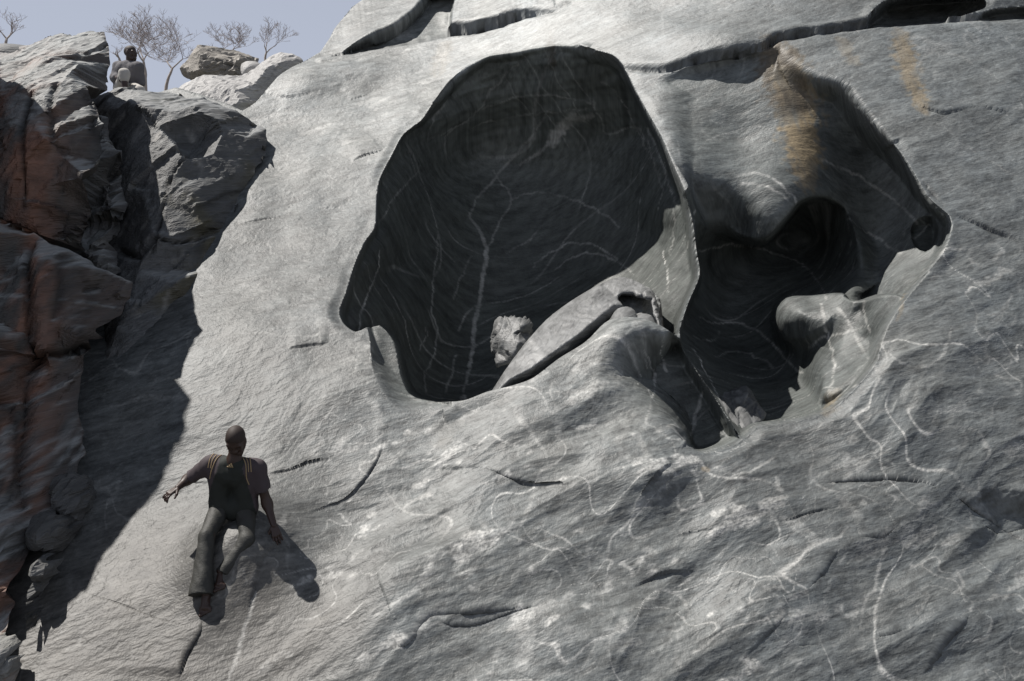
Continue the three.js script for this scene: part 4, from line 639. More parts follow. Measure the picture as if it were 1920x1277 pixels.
// stones in the hollows; their depths follow the finished face behind them
const inHollow = (pts, back) => pts.map(([px, py, d]) => [px, py, onFace(px, py) + d + (back || 0)]);
boulder({ label: 'long grey boulder lying tilted in the great hollow behind its lower rim', seed: 41, curve: 1, cell: .015, thick: .9, backWidth: .5, rough: .012, round: .05, roundWidth: .05, colour: greyColour(.15, .7), material: faceMat,
  outline: inHollow([[908, 756, .5], [925, 728, .6], [950, 690, .8], [985, 643, 1.05], [1028, 596, 1.3], [1080, 558, 1.55], [1128, 531, 1.65], [1150, 522, 1.65], [1172, 519, 1.6], [1200, 530, 1.5], [1218, 542, 1.4], [1222, 556, 1.34], [1168, 550, 1.18], [1160, 562, 1.1], [1170, 574, 1.0], [1152, 588, .95], [1136, 606, .98], [1095, 642, .96], [1052, 674, .92], [1005, 708, .86], [965, 728, .8], [930, 752, .62]]),
  points: inHollow([[1150, 572, .86], [1128, 590, .72], [1087, 625, .64], [1044, 656, .57], [997, 690, .52], [955, 712, .49], [928, 740, .5], [1110, 560, 1.02], [1070, 590, .95], [1028, 625, .88], [985, 665, .74], [950, 700, .66], [1160, 540, 1.25], [1200, 545, 1.3]]) });
boulder({ name: 'rock', category: 'rock', label: 'added dark backing for the shaded recess under the right tip of the tilted boulder', seed: 62, cell: .02, thick: .3, backWidth: .2, rough: .03, jag: .02, round: .03, colour: cliffColour(.1, .05),
  outline: inHollow([[1150, 540, 1.75], [1215, 538, 1.8], [1238, 560, 1.7], [1246, 628, 1.4], [1160, 628, 1.3], [1148, 585, 1.5]]), points: inHollow([[1190, 570, 1.5], [1200, 600, 1.4]]) });  // dark filler put in where the recess holds only shade
boulder({ name: 'rock', category: 'rock', label: 'small rounded grey stone under the right end of the tilted boulder', seed: 44, smooth: 1, cell: .012, thick: .35, backWidth: .2, rough: .01, round: .1, roundWidth: .18, colour: greyColour(.15, .1), material: faceMat,
  outline: inHollow([[1143, 612, .62], [1148, 592, .66], [1160, 577, .7], [1178, 573, .72], [1192, 580, .72], [1197, 595, .68], [1196, 616, .6], [1165, 625, .5]]), points: inHollow([[1170, 595, .45]]) });
boulder({ name: 'rock', category: 'rock', label: 'square end piece closing the gap at the right tip of the tilted boulder', seed: 47, cell: .013, thick: .3, backWidth: .2, rough: .02, jag: .02, round: .04, roundWidth: .06, colour: greyColour(.13, .2), material: faceMat,
  outline: inHollow([[1186, 545, 1.2], [1206, 540, 1.25], [1222, 545, 1.25], [1230, 560, 1.2], [1236, 590, 1.1], [1243, 625, .9], [1236, 626, .85], [1226, 590, .95], [1222, 562, 1.05], [1195, 556, 1.08]]), points: inHollow([[1212, 550, 1.1], [1231, 592, .95]]) });
boulder({ name: 'rock', category: 'rock', label: 'low lumpy stone in the gap under the right tip of the tilted boulder', seed: 50, smooth: 1, cell: .012, thick: .3, backWidth: .2, rough: .03, round: .06, roundWidth: .1, colour: greyColour(.14, .2), material: faceMat,
  outline: inHollow([[1192, 592, .8], [1205, 587, .85], [1222, 590, .85], [1230, 605, .8], [1236, 630, .7], [1210, 628, .6], [1194, 618, .62]]), points: inHollow([[1212, 606, .58]]) });
boulder({ name: 'rock', category: 'rock', label: 'dark knob of rock behind the tilted boulder, on the hollow floor', seed: 53, cell: .016, thick: .7, backWidth: .3, rough: .04, jag: .05, round: .12, roundWidth: .14, colour: greyColour(.13, .1), material: faceMat,
  outline: inHollow([[928, 600, 2.3], [950, 596, 2.3], [985, 596, 2.2], [998, 604, 2.15], [1000, 625, 2.05], [990, 655, 2.0], [960, 680, 2.0], [930, 690, 2.1], [922, 650, 2.3]]), points: inHollow([[968, 600, 2.0], [962, 625, 1.85], [985, 610, 1.75], [940, 640, 2.0], [970, 650, 1.8]]) });
boulder({ name: 'rock', category: 'rock', label: 'small pale wedge of rock on the floor at the bottom of the second hollow', seed: 59, cell: .014, thick: .5, backWidth: .25, rough: .02, jag: .03, round: .06, roundWidth: .1, colour: greyColour(.10, .2), material: faceMat,
  outline: inHollow([[1338, 738, 1.3], [1362, 734, 1.35], [1386, 726, 1.4], [1400, 723, 1.4], [1418, 745, 1.35], [1440, 780, 1.1], [1420, 808, .8], [1392, 826, .6], [1372, 800, .7], [1352, 765, .9]]), points: inHollow([[1385, 748, 1.1], [1400, 742, 1.1], [1395, 790, .8], [1365, 750, 1.15]]) });
// ------------------------------------------------------------------ bare trees on the plateau
{
  const bark = new THREE.MeshStandardMaterial({ color: new THREE.Color().setRGB(.34, .29, .25), roughness: .95 });
  const twig = new THREE.MeshStandardMaterial({ color: new THREE.Color().setRGB(.34, .30, .29), roughness: .95 });
  function limb(pts, radii, sides) { const rings = pts.length, P = [], I = []; const up = new THREE.Vector3(.3, .2, 1).normalize(), d = new THREE.Vector3(), a = new THREE.Vector3(), b = new THREE.Vector3();
    for (let i = 0; i < rings; i++) { d.subVectors(pts[Math.min(i + 1, rings - 1)], pts[Math.max(i - 1, 0)]).normalize(); a.crossVectors(d, up).normalize(); b.crossVectors(d, a); for (let s = 0; s < sides; s++) { const w = s / sides * 6.2832, c = Math.cos(w) * radii[i], q = Math.sin(w) * radii[i]; P.push(pts[i].x + a.x * c + b.x * q, pts[i].y + a.y * c + b.y * q, pts[i].z + a.z * c + b.z * q); } }
    for (let i = 0; i < rings - 1; i++) for (let s = 0; s < sides; s++) { const p = i * sides + s, q = i * sides + (s + 1) % sides; I.push(p, q, q + sides, p, q + sides, p + sides); }
    const g = new THREE.BufferGeometry(); g.setAttribute('position', new THREE.Float32BufferAttribute(P, 3)); g.setIndex(I); g.computeVertexNormals(); return g; }
  function tree(px, pyFork, pyTop, t, seed, label, lean = 0, spread = 1) {
    const r = rng(seed), fork = V(px, pyFork, t), tip = V(px, pyTop, t), H = tip.y - fork.y, base = new THREE.Vector3(fork.x - lean * 2, 8.1, fork.z), root = new THREE.Group(); root.position.copy(base);
    const trunk = [], crown = [], R0 = .075 * Math.max(.7, H / 2.6);
    const grow = (p, dir, len, rad, depth) => {
      const n = 4, pts = [p.clone()], rr = [rad], d = dir.clone(); let q = p.clone();
      for (let i = 1; i <= n; i++) { d.x += (r() - .5) * .42; d.y += (r() - .5) * .3 + .05; d.z += (r() - .5) * .42; d.normalize(); q = q.clone().addScaledVector(d, len / n); pts.push(q); rr.push(rad * (1 - .30 * i / n)); }
      (depth < 2 ? trunk : crown).push(limb(pts, rr, depth < 2 ? 6 : depth < 4 ? 4 : 3));
      if (depth >= 7 || len < .12) return;
      const k = depth < 1 ? 3 : r() < .35 ? 3 : 2;
      for (let i = 0; i < k; i++) { const nd = d.clone(), a = r() * 6.2832, w = (.55 + .5 * r()) * spread; nd.x += Math.cos(a) * w; nd.z += Math.sin(a) * w; nd.y += (r() - .45) * .5; nd.normalize(); grow(q, nd, len * (.70 + .22 * r()), Math.max(.0045, rr[n] * (.62 + .16 * r())), depth + 1); }
      if (depth > 1) { const nd = d.clone(); nd.x += (r() - .5) * 1.6; nd.z += (r() - .5) * 1.6; nd.normalize(); grow(pts[2], nd, len * .6, Math.max(.0045, rr[2] * .5), depth + 2); }
    };
    const f = fork.clone().sub(base); trunk.push(limb([new THREE.Vector3(), f.clone().multiplyScalar(.5).add(new THREE.Vector3(.05, 0, 0)), f], [R0 * 1.5, R0 * 1.15, R0], 8));
    grow(f, new THREE.Vector3(lean, 1, 0).normalize(), H * .36, R0 * .95, 0);
    part(root, 'trunk', mergeGeometries(trunk), bark); part(root, 'crown', mergeGeometries(crown), twig);
    top(root, 'bare_tree', { label, category: 'tree', group: 'leafless trees on the skyline' });
  }
  tree(272, 148, 52, 30, 4, 'leafless tree right behind the seated person on the cliff', -.15, 1.15);
  tree(312, 160, 62, 32, 8, 'leafless tree left of the flat brown skyline block, its trunk slanting right', .35, 1.15);
  tree(425, 122, 62, 38, 15, 'small leafless tree peeping over the flat brown skyline block', .1, 1);
  tree(497, 118, 64, 38, 21, 'leafless tree above the right end of the flat brown skyline block', .05, .8);
  tree(8, 88, 36, 30, 27, 'leafless tree in the top left corner above the cliff', .25, 1.1);
  tree(226, 120, 88, 34, 33, 'faint leafless tree between the cliff top and the seated person', -.1, 1);
}
// ------------------------------------------------------------------ people: one continuous body each, clothes as parts
const smin = (a, b, k) => { const h = Math.max(k - Math.abs(a - b), 0) / k; return Math.min(a, b) - h * h * k * .25; };
const cap = (a, b, ra, rb = ra, tag = 0) => { const d = b.clone().sub(a), L = d.lengthSq() || 1e-9; return { c: a.clone().add(b).multiplyScalar(.5), R: Math.sqrt(L) / 2 + Math.max(ra, rb), tag, f: (x, y, z) => { const px = x - a.x, py = y - a.y, pz = z - a.z, h = clamp((px * d.x + py * d.y + pz * d.z) / L); return Math.hypot(px - d.x * h, py - d.y * h, pz - d.z * h) - (ra + (rb - ra) * h); } }; };
const egg = (c, r, X, Y, Z, tag = 0) => ({ c, R: Math.max(r[0], r[1], r[2]), tag, f: (x, y, z) => { const dx = x - c.x, dy = y - c.y, dz = z - c.z, a = (dx * X.x + dy * X.y + dz * X.z) / r[0], b = (dx * Y.x + dy * Y.y + dz * Y.z) / r[1], e = (dx * Z.x + dy * Z.y + dz * Z.z) / r[2], k = Math.hypot(a, b, e); return k < 1e-6 ? -Math.min(...r) : (k - 1) * Math.min(r[0], r[1], r[2]) * (k > 1 ? 1 : 1); } });
function field(prims, k, cuts = []) {
  return (x, y, z) => {
    let d = 9; for (const p of prims) { const q = Math.hypot(x - p.c.x, y - p.c.y, z - p.c.z) - p.R; if (q > d + k) continue; d = smin(d, p.f(x, y, z), k); }
    for (const c of cuts) d = Math.max(d, c(x, y, z)); return d;
  };
}
function skinOf(f, prims, cellSize, pad = .04, ripple) {               // surface nets over the field
  const lo = new THREE.Vector3(9e9, 9e9, 9e9), hi = new THREE.Vector3(-9e9, -9e9, -9e9);
  for (const p of prims) { lo.min(p.c.clone().subScalar(p.R + pad)); hi.max(p.c.clone().addScalar(p.R + pad)); }
  const s = cellSize, nx = Math.ceil((hi.x - lo.x) / s) + 1, ny = Math.ceil((hi.y - lo.y) / s) + 1, nz = Math.ceil((hi.z - lo.z) / s) + 1, v = new Float32Array(nx * ny * nz), id = new Int32Array(nx * ny * nz).fill(-1), at3 = (i, j, k) => (k * ny + j) * nx + i;
  const F = ripple ? (x, y, z) => f(x, y, z) + ripple(x, y, z) : f;
  for (let k = 0; k < nz; k++) for (let j = 0; j < ny; j++) for (let i = 0; i < nx; i++) v[at3(i, j, k)] = F(lo.x + i * s, lo.y + j * s, lo.z + k * s);
  const P = [], I = [], E = [[0, 1], [2, 3], [4, 5], [6, 7], [0, 2], [1, 3], [4, 6], [5, 7], [0, 4], [1, 5], [2, 6], [3, 7]];
  for (let k = 0; k < nz - 1; k++) for (let j = 0; j < ny - 1; j++) for (let i = 0; i < nx - 1; i++) {
    const c = []; let m = 0; for (let q = 0; q < 8; q++) { c[q] = v[at3(i + (q & 1), j + ((q >> 1) & 1), k + (q >> 2))]; if (c[q] < 0) m |= 1 << q; }
    if (m === 0 || m === 255) continue; let x = 0, y = 0, z = 0, n = 0;
    for (const [a, b] of E) if ((c[a] < 0) !== (c[b] < 0)) { const t = c[a] / (c[a] - c[b]); x += mix(a & 1, b & 1, t); y += mix((a >> 1) & 1, (b >> 1) & 1, t); z += mix(a >> 2, b >> 2, t); n++; }
    id[at3(i, j, k)] = P.length / 3; P.push(lo.x + (i + x / n) * s, lo.y + (j + y / n) * s, lo.z + (k + z / n) * s);
  }
  const quad = (a, b, c, d, flip) => { if (a < 0 || b < 0 || c < 0 || d < 0) return; if (flip) I.push(a, c, b, a, d, c); else I.push(a, b, c, a, c, d); };
  for (let k = 1; k < nz - 1; k++) for (let j = 1; j < ny - 1; j++) for (let i = 1; i < nx - 1; i++) {
    const a = v[at3(i, j, k)] < 0;
    if (a !== v[at3(i + 1, j, k)] < 0) quad(id[at3(i, j - 1, k - 1)], id[at3(i, j, k - 1)], id[at3(i, j, k)], id[at3(i, j - 1, k)], !a);
    if (a !== v[at3(i, j + 1, k)] < 0) quad(id[at3(i - 1, j, k - 1)], id[at3(i - 1, j, k)], id[at3(i, j, k)], id[at3(i, j, k - 1)], !a);
    if (a !== v[at3(i, j, k + 1)] < 0) quad(id[at3(i - 1, j - 1, k)], id[at3(i, j - 1, k)], id[at3(i, j, k)], id[at3(i - 1, j, k)], !a);
  }
  const N = new Float32Array(P.length), e = s * .5; for (let q = 0; q < P.length; q += 3) { const x = P[q], y = P[q + 1], z = P[q + 2], a = F(x + e, y, z) - F(x - e, y, z), b = F(x, y + e, z) - F(x, y - e, z), c = F(x, y, z + e) - F(x, y, z - e), L = Math.hypot(a, b, c) || 1; N[q] = a / L; N[q + 1] = b / L; N[q + 2] = c / L; }
  const g = new THREE.BufferGeometry(); g.setAttribute('position', new THREE.Float32BufferAttribute(P, 3)); g.setAttribute('normal', new THREE.BufferAttribute(N, 3)); g.setIndex(I); return g;
}
function hand(wrist, dir, back, size, curl, thumbSide) {               // palm, four fingers and a thumb as chains of bones
  const d = dir.clone().normalize(), n = back.clone().addScaledVector(d, -back.dot(d)).normalize(), side = new THREE.Vector3().crossVectors(d, n).multiplyScalar(thumbSide), out = [], S = size;
  const pt = (a, b, c) => wrist.clone().addScaledVector(d, a * S).addScaledVector(side, b * S).addScaledVector(n, c * S);
  for (let i = 0; i < 4; i++) { const b = .030 - i * .020; out.push(cap(pt(.012, b * .6, 0), pt(.088 - Math.abs(i - 1) * .004, b, .002), .016 * S, .0125 * S)); }
  const len = [.072, .080, .074, .058];
  for (let i = 0; i < 4; i++) {
    let b = .031 - i * .0205, p = pt(.090 - Math.abs(i - 1) * .004, b, 0), a = curl[i] * .5; const fan = (1.5 - i) * .09;
    for (let k = 0; k < 3; k++) { const L = len[i] * [.45, .31, .24][k] * S, q = p.clone().addScaledVector(d, Math.cos(a) * L).addScaledVector(n, -Math.sin(a) * L).addScaledVector(side, fan * L); out.push(cap(p, q, (.0092 - k * .0009) * S, (.0086 - k * .001) * S)); p = q; a += curl[i] * .8; }
  }
  let p = pt(.022, .032, -.004), q = pt(.052, .060, -.016); out.push(cap(p, q, .0135 * S, .0105 * S)); p = q; q = pt(.084, .070, -.030); out.push(cap(p, q, .0102 * S, .0085 * S));
  return out;
}
function foot(ankle, toe, up, S) {                                     // heel, arch, ball and five toes
  const d = toe.clone().normalize(), n = up.clone().addScaledVector(d, -up.dot(d)).normalize(), s = new THREE.Vector3().crossVectors(n, d), pt = (a, b, c) => ankle.clone().addScaledVector(d, a * S).addScaledVector(s, b * S).addScaledVector(n, c * S), o = [];
  o.push(cap(pt(-.045, 0, -.058), pt(0, 0, -.02), .030 * S, .034 * S), cap(pt(-.02, 0, -.05), pt(.10, .006, -.062), .030 * S, .026 * S), cap(pt(.0, 0, -.01), pt(.10, -.012, -.055), .03 * S, .024 * S), cap(pt(.10, -.028, -.066), pt(.10, .03, -.068), .021 * S, .018 * S));
  for (let i = 0; i < 5; i++) { const b = -.032 + i * .0165; o.push(cap(pt(.112, b, -.07), pt(.158 - i * .009, b * 1.08, -.076), (i ? .0095 : .0135) * S, (i ? .0085 : .0125) * S)); }
  return o;
}
function headPrims(c, fwd, up, S, neck) {
  const Z = fwd.clone().normalize(), Y = up.clone().addScaledVector(Z, -up.dot(Z)).normalize(), X = new THREE.Vector3().crossVectors(Y, Z), pt = (a, b, e) => c.clone().addScaledVector(X, a * S).addScaledVector(Y, b * S).addScaledVector(Z, e * S), R = r => r.map(q => q * S), o = [];
  o.push(egg(pt(0, .035, -.012), R([.076, .088, .096]), X, Y, Z), egg(pt(0, -.03, .022), R([.062, .085, .068]), X, Y, Z), cap(pt(-.026, -.088, .052), pt(.026, -.088, .052), .026 * S), cap(pt(-.05, -.06, .005), pt(-.028, -.09, .05), .026 * S), cap(pt(.05, -.06, .005), pt(.028, -.09, .05), .026 * S));
  o.push(cap(pt(0, .012, .086), pt(0, -.026, .104), .009 * S, .0135 * S), cap(pt(-.014, -.03, .094), pt(.014, -.03, .094), .010 * S), cap(pt(-.05, .022, .070), pt(.05, .022, .070), .014 * S), cap(pt(-.020, -.062, .085), pt(.020, -.062, .085), .0085 * S), cap(pt(-.017, -.074, .082), pt(.017, -.074, .082), .009 * S), egg(pt(-.04, -.02, .062), R([.02, .018, .02]), X, Y, Z), egg(pt(.04, -.02, .062), R([.02, .018, .02]), X, Y, Z));
  for (const s of [-1, 1]) o.push(egg(pt(.078 * s, -.004, -.008), R([.011, .032, .019]), X, Y, Z));
  o.push(cap(neck, pt(0, -.06, -.02), .055 * S, .05 * S));
  return { prims: o, pt, X, Y, Z };
}
const cloth = (r, g, b, rough = .92) => new THREE.MeshStandardMaterial({ color: new THREE.Color().setRGB(r, g, b), roughness: rough, bumpMap: blockBump, bumpScale: .002 });
const skinMat = new THREE.MeshStandardMaterial({ color: new THREE.Color().setRGB(.036, .019, .0135), roughness: .5 });
const hairMat = new THREE.MeshStandardMaterial({ color: new THREE.Color().setRGB(.026, .016, .012), roughness: .7 });
const eyeMat = new THREE.MeshStandardMaterial({ color: new THREE.Color().setRGB(.05, .042, .038), roughness: .95 });
function person(o) {
  const root = new THREE.Group(); root.position.copy(o.base);
  const local = g => { g.translate(-o.base.x, -o.base.y, -o.base.z); return g; };
  const strip = g => { const q = new THREE.BufferGeometry(); q.setAttribute('position', g.attributes.position); q.setAttribute('normal', g.attributes.normal); q.setIndex(g.index); return q; };
  const pieces = [skinOf(field(o.body, .05), o.body, .012)];
  for (const e of o.extremities) pieces.push(skinOf(field(e.prims, e.k), e.prims, e.cell, .02));
  part(root, 'body', local(mergeGeometries(pieces.map(strip))), skinMat);
  for (const c of o.clothes) { const g = skinOf(field(c.prims, c.k, c.cuts), c.prims, c.cell, .06, c.ripple); if (c.paint) { const p = g.attributes.position, a = new Float32Array(p.count * 3); for (let k = 0; k < p.count; k++) a.set(c.paint(p.getX(k), p.getY(k), p.getZ(k)), 3 * k); g.setAttribute('color', new THREE.BufferAttribute(a, 3)); } const p = g.attributes.position, w = new Float32Array(p.count * 2); for (let k = 0; k < p.count; k++) { w[2 * k] = (p.getX(k) + p.getZ(k) * .7) * 2.2; w[2 * k + 1] = p.getY(k) * 2.2; } g.setAttribute('uv', new THREE.BufferAttribute(w, 2)); part(root, c.name, local(g), c.material); }
  const h = o.head; part(root, 'hair', local(skinOf(field([egg(h.pt(0, .040, -.016), [.081 * h.S, .091 * h.S, .100 * h.S], h.X, h.Y, h.Z)], .01, [(x, y, z) => { const c = h.pt(0, 0, 0), dy = (x - c.x) * h.Y.x + (y - c.y) * h.Y.y + (z - c.z) * h.Y.z, dz = (x - c.x) * h.Z.x + (y - c.y) * h.Z.y + (z - c.z) * h.Z.z; return .045 * h.S + dz * .62 - dy - .03 * h.S; }]), [egg(h.pt(0, .04, -.015), [.08 * h.S, .09 * h.S, .1 * h.S], h.X, h.Y, h.Z)], .006, .03)), hairMat);
  for (const s of [-1, 1]) { const g = new THREE.SphereGeometry(.010 * h.S, 12, 8), c = h.pt(.031 * s, .004, .078); g.translate(c.x, c.y, c.z); part(root, 'eye', local(strip(g)), eyeMat); }
  return { root, local };
}
// --- the man climbing down
{
  const P = (px, py, t) => V(px, py, t), fR = V(396, 1143, faceT(396, 1150)), fL = V(414, 1082, faceT(414, 1088)), hL = V(518, 1004, faceT(519, 1008));
  const tR = fR.distanceTo(EYE) / V(396, 1143, 1).distanceTo(EYE), tL = fL.distanceTo(EYE) / V(414, 1082, 1).distanceTo(EYE);
  const ankR = P(386, 1112, tR + .06), ankL = P(414, 1071, tL + .05), kneR = P(387, 1006, tR + .26), kneL = P(463, 1013, tR + .33), hipR = P(415, 950, tR + .57), hipL = P(459, 951, tR + .57);
  const pel = P(437, 945, tR + .58), wai = P(437, 920, tR + .56), che = P(438, 888, tR + .50), nek = P(439, 866, tR + .46), hd = P(442, 827, tR + .42), tS = tR + .25;
  const shR = P(396, 869, tS + .26), shL = P(481, 879, tS + .25), elR = P(352, 899, tS + .34), wrR = P(333, 915, tS + .22), elL = P(501, 945, tS + .30), up = new THREE.Vector3(0, 1, 0);
  const wrL = hL.clone().lerp(elL, .20).add(new THREE.Vector3(0, .03, .02)), front = new THREE.Vector3(.02, -.75, .66), head = headPrims(hd, front, new THREE.Vector3(.06, .75, .62), 1, nek); head.S = 1;
  const torso = [cap(shR, shL, .062, .062), cap(P(417, 885, tR + .51), P(419, 930, tR + .55), .088, .078), cap(P(460, 888, tR + .51), P(457, 930, tR + .55), .088, .078), cap(hipR, hipL, .088), cap(nek, che, .06, .09)];
  const arms = [cap(shR, elR, .050, .040), cap(elR, wrR, .040, .027), cap(shL, elL, .050, .040), cap(elL, wrL, .040, .027)];
  const legs = [cap(hipR, kneR, .082, .056), cap(kneR, ankR, .054, .036), cap(hipL, kneL, .082, .056), cap(kneL, ankL, .054, .036)];
  const toeR = new THREE.Vector3(.10, -.62, .75), toeL = new THREE.Vector3(.10, -.45, .85), nrm = new THREE.Vector3(0, .75, .66);
  const hr = hand(wrR, new THREE.Vector3(-.10, -.07, .06).add(wrR.clone().sub(elR).normalize().multiplyScalar(.06)), new THREE.Vector3(-.3, .8, .5), 1.0, [.5, .75, .6, .35], -1);
  const hl = hand(wrL, hL.clone().sub(wrL).add(new THREE.Vector3(.02, -.03, .03)), nrm, 1.0, [.25, .3, .3, .35], 1);
  const fr = foot(ankR, toeR, nrm, 1.02), fl = foot(ankL, toeL, nrm, 1.0);
  const torsoC = [cap(shR, shL, .074, .074), cap(P(415, 884, tR + .51), P(415, 940, tR + .56), .106, .106), cap(P(462, 887, tR + .51), P(460, 940, tR + .56), .106, .106), cap(nek.clone().lerp(che, .2), che, .072, .11), cap(P(418, 952, tR + .56), P(458, 953, tR + .56), .112)];
  const slR = shR.clone().lerp(elR, .86), slL = shL.clone().lerp(elL, .62), sleeves = [cap(shR, slR, .068, .066, 1), cap(shL, slL, .070, .074, 1)];
  const dR = elR.clone().sub(shR).normalize(), dL = elL.clone().sub(shL).normalize(), hem = wai.clone().sub(che).normalize(), hemP = P(438, 966, tR + .57);
  const endR = (x, y, z) => { const q = (x - slR.x) * dR.x + (y - slR.y) * dR.y + (z - slR.z) * dR.z; return q; }, endL = (x, y, z) => (x - slL.x) * dL.x + (y - slL.y) * dL.y + (z - slL.z) * dL.z;
  for (const [s, e] of [[sleeves[0], endR], [sleeves[1], endL]]) { const f = s.f; s.f = (x, y, z) => Math.max(f(x, y, z), e(x, y, z)); }
  const shirtPrims = [...torsoC, ...sleeves], shirtField = field(shirtPrims, .045, [(x, y, z) => (x - hemP.x) * hem.x + (y - hemP.y) * hem.y + (z - hemP.z) * hem.z]);
  const ripple = (x, y, z) => .014 * noise(x * 9 + y * 3, y * 5, z * 7) + .007 * noise(x * 20, y * 11, z * 18 + 4);
  const hemR = P(377, 1117, tR + .05), hemL = P(417, 1076, tL + .06), axR = hemR.clone().sub(kneR).normalize(), axL = hemL.clone().sub(kneL).normalize();
  const shinR = cap(kneR, hemR, .060, .098), shinL = cap(kneL, hemL, .060, .066);
  { const f = shinR.f; shinR.f = (x, y, z) => Math.max(f(x, y, z), (x - hemR.x) * axR.x + (y - hemR.y) * axR.y + (z - hemR.z) * axR.z); const g = shinL.f; shinL.f = (x, y, z) => Math.max(g(x, y, z), (x - hemL.x) * axL.x + (y - hemL.y) * axL.y + (z - hemL.z) * axL.z); }
  const shoulderAxis = shL.clone().sub(shR).normalize(), mid = shR.clone().add(shL).multiplyScalar(.5);
  const man = person({ base: fR.clone(), head, body: [...torso, ...arms, ...legs, cap(nek, hd, .052)],
    extremities: [{ prims: head.prims, k: .022, cell: .0045 }, { prims: hr, k: .008, cell: .0035 }, { prims: hl, k: .008, cell: .0035 }, { prims: fr, k: .014, cell: .004 }, { prims: fl, k: .014, cell: .004 }],
    clothes: [
      { name: 'shirt', prims: shirtPrims, k: .045, cell: .010, cuts: [(x, y, z) => (x - hemP.x) * hem.x + (y - hemP.y) * hem.y + (z - hemP.z) * hem.z], ripple, material: new THREE.MeshStandardMaterial({ vertexColors: true, roughness: .8 }),
        paint: (x, y, z) => { const s = Math.abs((x - mid.x) * shoulderAxis.x + (y - mid.y) * shoulderAxis.y + (z - mid.z) * shoulderAxis.z), low = (mid.y - y); const lim = .105 + .35 * Math.max(0, low - .02); return s > lim || Math.min(sleeves[0].f(x, y, z), sleeves[1].f(x, y, z)) < .006 ? [.050, .038, .042] : [.013, .016, .013]; } },
      { name: 'trousers', prims: [cap(hipR, hipL, .094, .092), cap(P(437, 944, tR + .585), pel, .09), cap(hipR, kneR, .090, .064), shinR, cap(hipL, kneL, .090, .064), shinL], k: .03, cell: .010, ripple: (x, y, z) => .008 * noise(x * 9, y * 6, z * 9 + 9) + .005 * noise(x * 17 + y * 9, y * 12, z * 17), material: cloth(.028, .028, .024, .65) },
    ] });
  const march = (px, py) => { const r = new THREE.Vector3(...ray(px, py)).normalize(); let t = 5; for (let i = 0; i < 160; i++) { const q = EYE.clone().addScaledVector(r, t), d = shirtField(q.x, q.y, q.z) + ripple(q.x, q.y, q.z); if (d < .0006) break; t += Math.max(d * .7, .0006); if (t > 11) return null; } return EYE.clone().addScaledVector(r, t - .002); };
  const gold = new THREE.MeshStandardMaterial({ color: new THREE.Color().setRGB(.30, .22, .12), roughness: .7 });
  const seams = [[[417, 842], [403, 849], [394, 860], [390, 877]], [[417, 847], [406, 853], [398, 864], [395, 878]], [[417, 852], [408, 858], [402, 868], [396, 884], [393, 898]], [[456, 844], [464, 850], [469, 862], [471, 885]], [[453, 848], [460, 856], [465, 868], [466, 885]], [[451, 853], [457, 861], [461, 873], [462, 895], [467, 909]]];
  for (const s of seams) { const pts = spline(s, false, 3).map(([x, y]) => march(x, y)).filter(Boolean); if (pts.length > 3) part(man.root, 'stripe', man.local(new THREE.TubeGeometry(new THREE.CatmullRomCurve3(pts), pts.length * 2, .0042, 6)), gold); }
  const bars = []; for (const [x, top_] of [[427.2, 873.6], [430.8, 871], [434.4, 868.4]]) { const q = [[x - 2.2, top_ + 1.2], [x - .2, top_], [x + 3.2, 876.5], [x - .2, 876.5]].map(([a, b]) => march(a, b)); if (q.every(Boolean)) { const out = new THREE.Vector3(0, .1, 1).multiplyScalar(.004), P8 = [...q.map(p => p.clone().add(out)), ...q.map(p => p.clone().addScaledVector(out, -1))], g = new THREE.BufferGeometry(); g.setAttribute('position', new THREE.Float32BufferAttribute(P8.flatMap(p => [p.x, p.y, p.z]), 3)); g.setIndex([0, 2, 1, 0, 3, 2, 4, 5, 6, 4, 6, 7, 0, 1, 5, 0, 5, 4, 1, 2, 6, 1, 6, 5, 2, 3, 7, 2, 7, 6, 3, 0, 4, 3, 4, 7]); g.computeVertexNormals(); bars.push(g); } }
  if (bars.length) part(man.root, 'emblem', man.local(mergeGeometries(bars)), gold);
  top(man.root, 'person', { label: 'barefoot person in dark striped shirt and flared trousers climbing down the sunlit rock slope', category: 'person' });
}
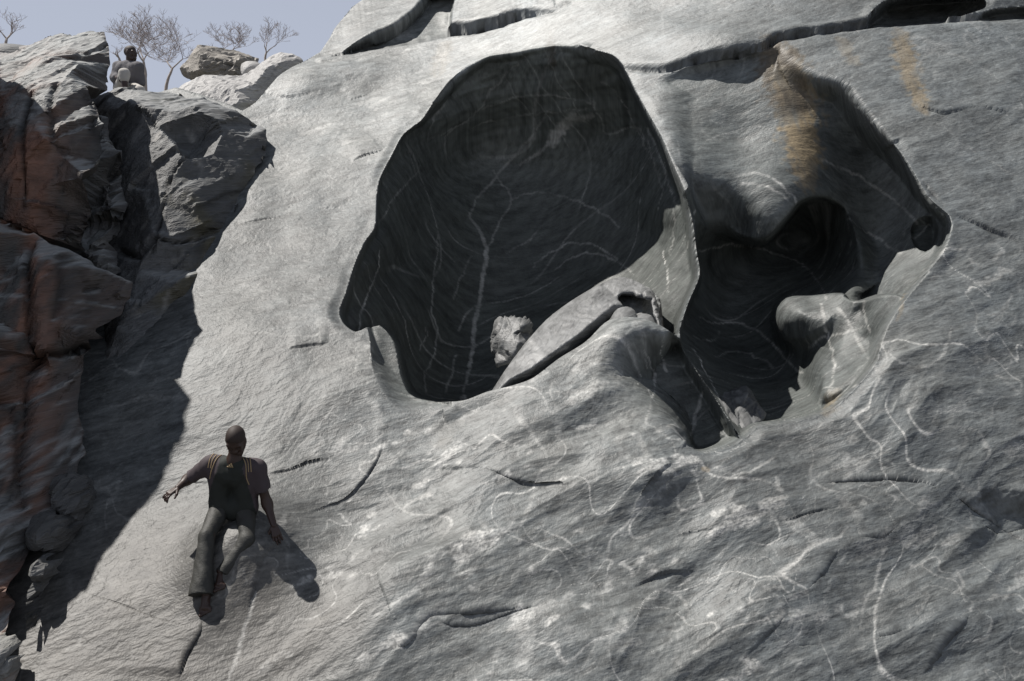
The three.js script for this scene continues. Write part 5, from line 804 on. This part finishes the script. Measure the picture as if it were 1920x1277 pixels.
// --- the person sitting on the cliff top
{
  const t0 = 15.0, P = (px, py, d = 0) => V(px, py, t0 + d), nek = P(243, 117, 0), hd = P(245, 101, 0), che = P(240, 130, .02), pel = P(238, 164, .1), shL = P(221, 124, .08), shR = P(259, 125, -.06), elL = P(214, 146, .02), wrL = P(224, 146, -.22), elR = P(262, 148, .02), wrR = P(268, 167, -.02), hipL = P(226, 166, .08), hipR = P(250, 166, .04), kneL = P(233, 138, -.32), ankL = P(234, 176, -.36), kneR = P(262, 170, -.35), ankR = P(268, 190, -.3);
  const head = headPrims(hd, new THREE.Vector3(.95, -.06, .30), new THREE.Vector3(0, 1, 0), .98, nek); head.S = .98;
  const torso = [cap(shL, shR, .062), cap(P(231, 130, .04), P(231, 156, .08), .095, .088), cap(P(250, 130, -.02), P(248, 156, .04), .095, .088), cap(hipL, hipR, .09)];
  const torsoC = [cap(shL, shR, .074), cap(P(230, 130, .04), P(230, 158, .08), .110, .104), cap(P(251, 130, -.02), P(249, 158, .04), .108, .104), cap(nek.clone().lerp(che, .3), che, .07, .11), cap(hipL, hipR, .11)];
  const sleeve = [cap(shL, elL, .070, .066), cap(shR, elR.clone().lerp(wrR, .4), .068, .066), cap(elL, elL.clone().lerp(wrL, .35), .06, .055)];
  const hl = hand(wrL, new THREE.Vector3(.8, -.3, .2), new THREE.Vector3(0, .9, .5), 1, [.4, .5, .5, .4], 1), hr = hand(wrR, new THREE.Vector3(.3, -.8, .2), new THREE.Vector3(.6, .4, .5), 1, [.3, .3, .3, .3], -1);
  const p2 = person({ base: new THREE.Vector3(pel.x, pel.y - .1, pel.z), head, body: [...torso, cap(shL, elL, .048, .04), cap(elL, wrL, .04, .028), cap(shR, elR, .048, .04), cap(elR, wrR, .04, .028), cap(hipL, kneL, .08, .056), cap(kneL, ankL, .054, .038), cap(hipR, kneR, .08, .056), cap(kneR, ankR, .054, .038), cap(nek, hd, .05)],
    extremities: [{ prims: head.prims, k: .022, cell: .006 }, { prims: hl, k: .008, cell: .004 }, { prims: hr, k: .008, cell: .004 }, { prims: foot(ankL, new THREE.Vector3(.2, -.1, 1), new THREE.Vector3(0, 1, .1), 1), k: .014, cell: .006 }, { prims: foot(ankR, new THREE.Vector3(.4, -.3, 1), new THREE.Vector3(0, 1, .1), 1), k: .014, cell: .006 }],
    clothes: [{ name: 'shirt', prims: [...torsoC, ...sleeve], k: .045, cell: .014, ripple: (x, y, z) => .012 * noise(x * 9, y * 4, z * 8) + .005 * noise(x * 22, y * 12, z * 18), material: cloth(.12, .115, .122) },
      { name: 'trousers', prims: [cap(hipL, hipR, .105), cap(hipL, kneL, .1, .078), cap(kneL, kneL.clone().lerp(ankL, .25), .078, .07), cap(hipR, kneR, .1, .075), cap(kneR, ankR.clone().lerp(kneR, .2), .075, .07)], k: .03, cell: .014, ripple: (x, y, z) => .006 * noise(x * 12, y * 14, z * 12 + 9), material: cloth(.42, .40, .37) }] });
  top(p2.root, 'person', { label: 'person in loose grey shirt sitting on the cliff top looking right', category: 'person' });
}

renderer.render(scene, camera);
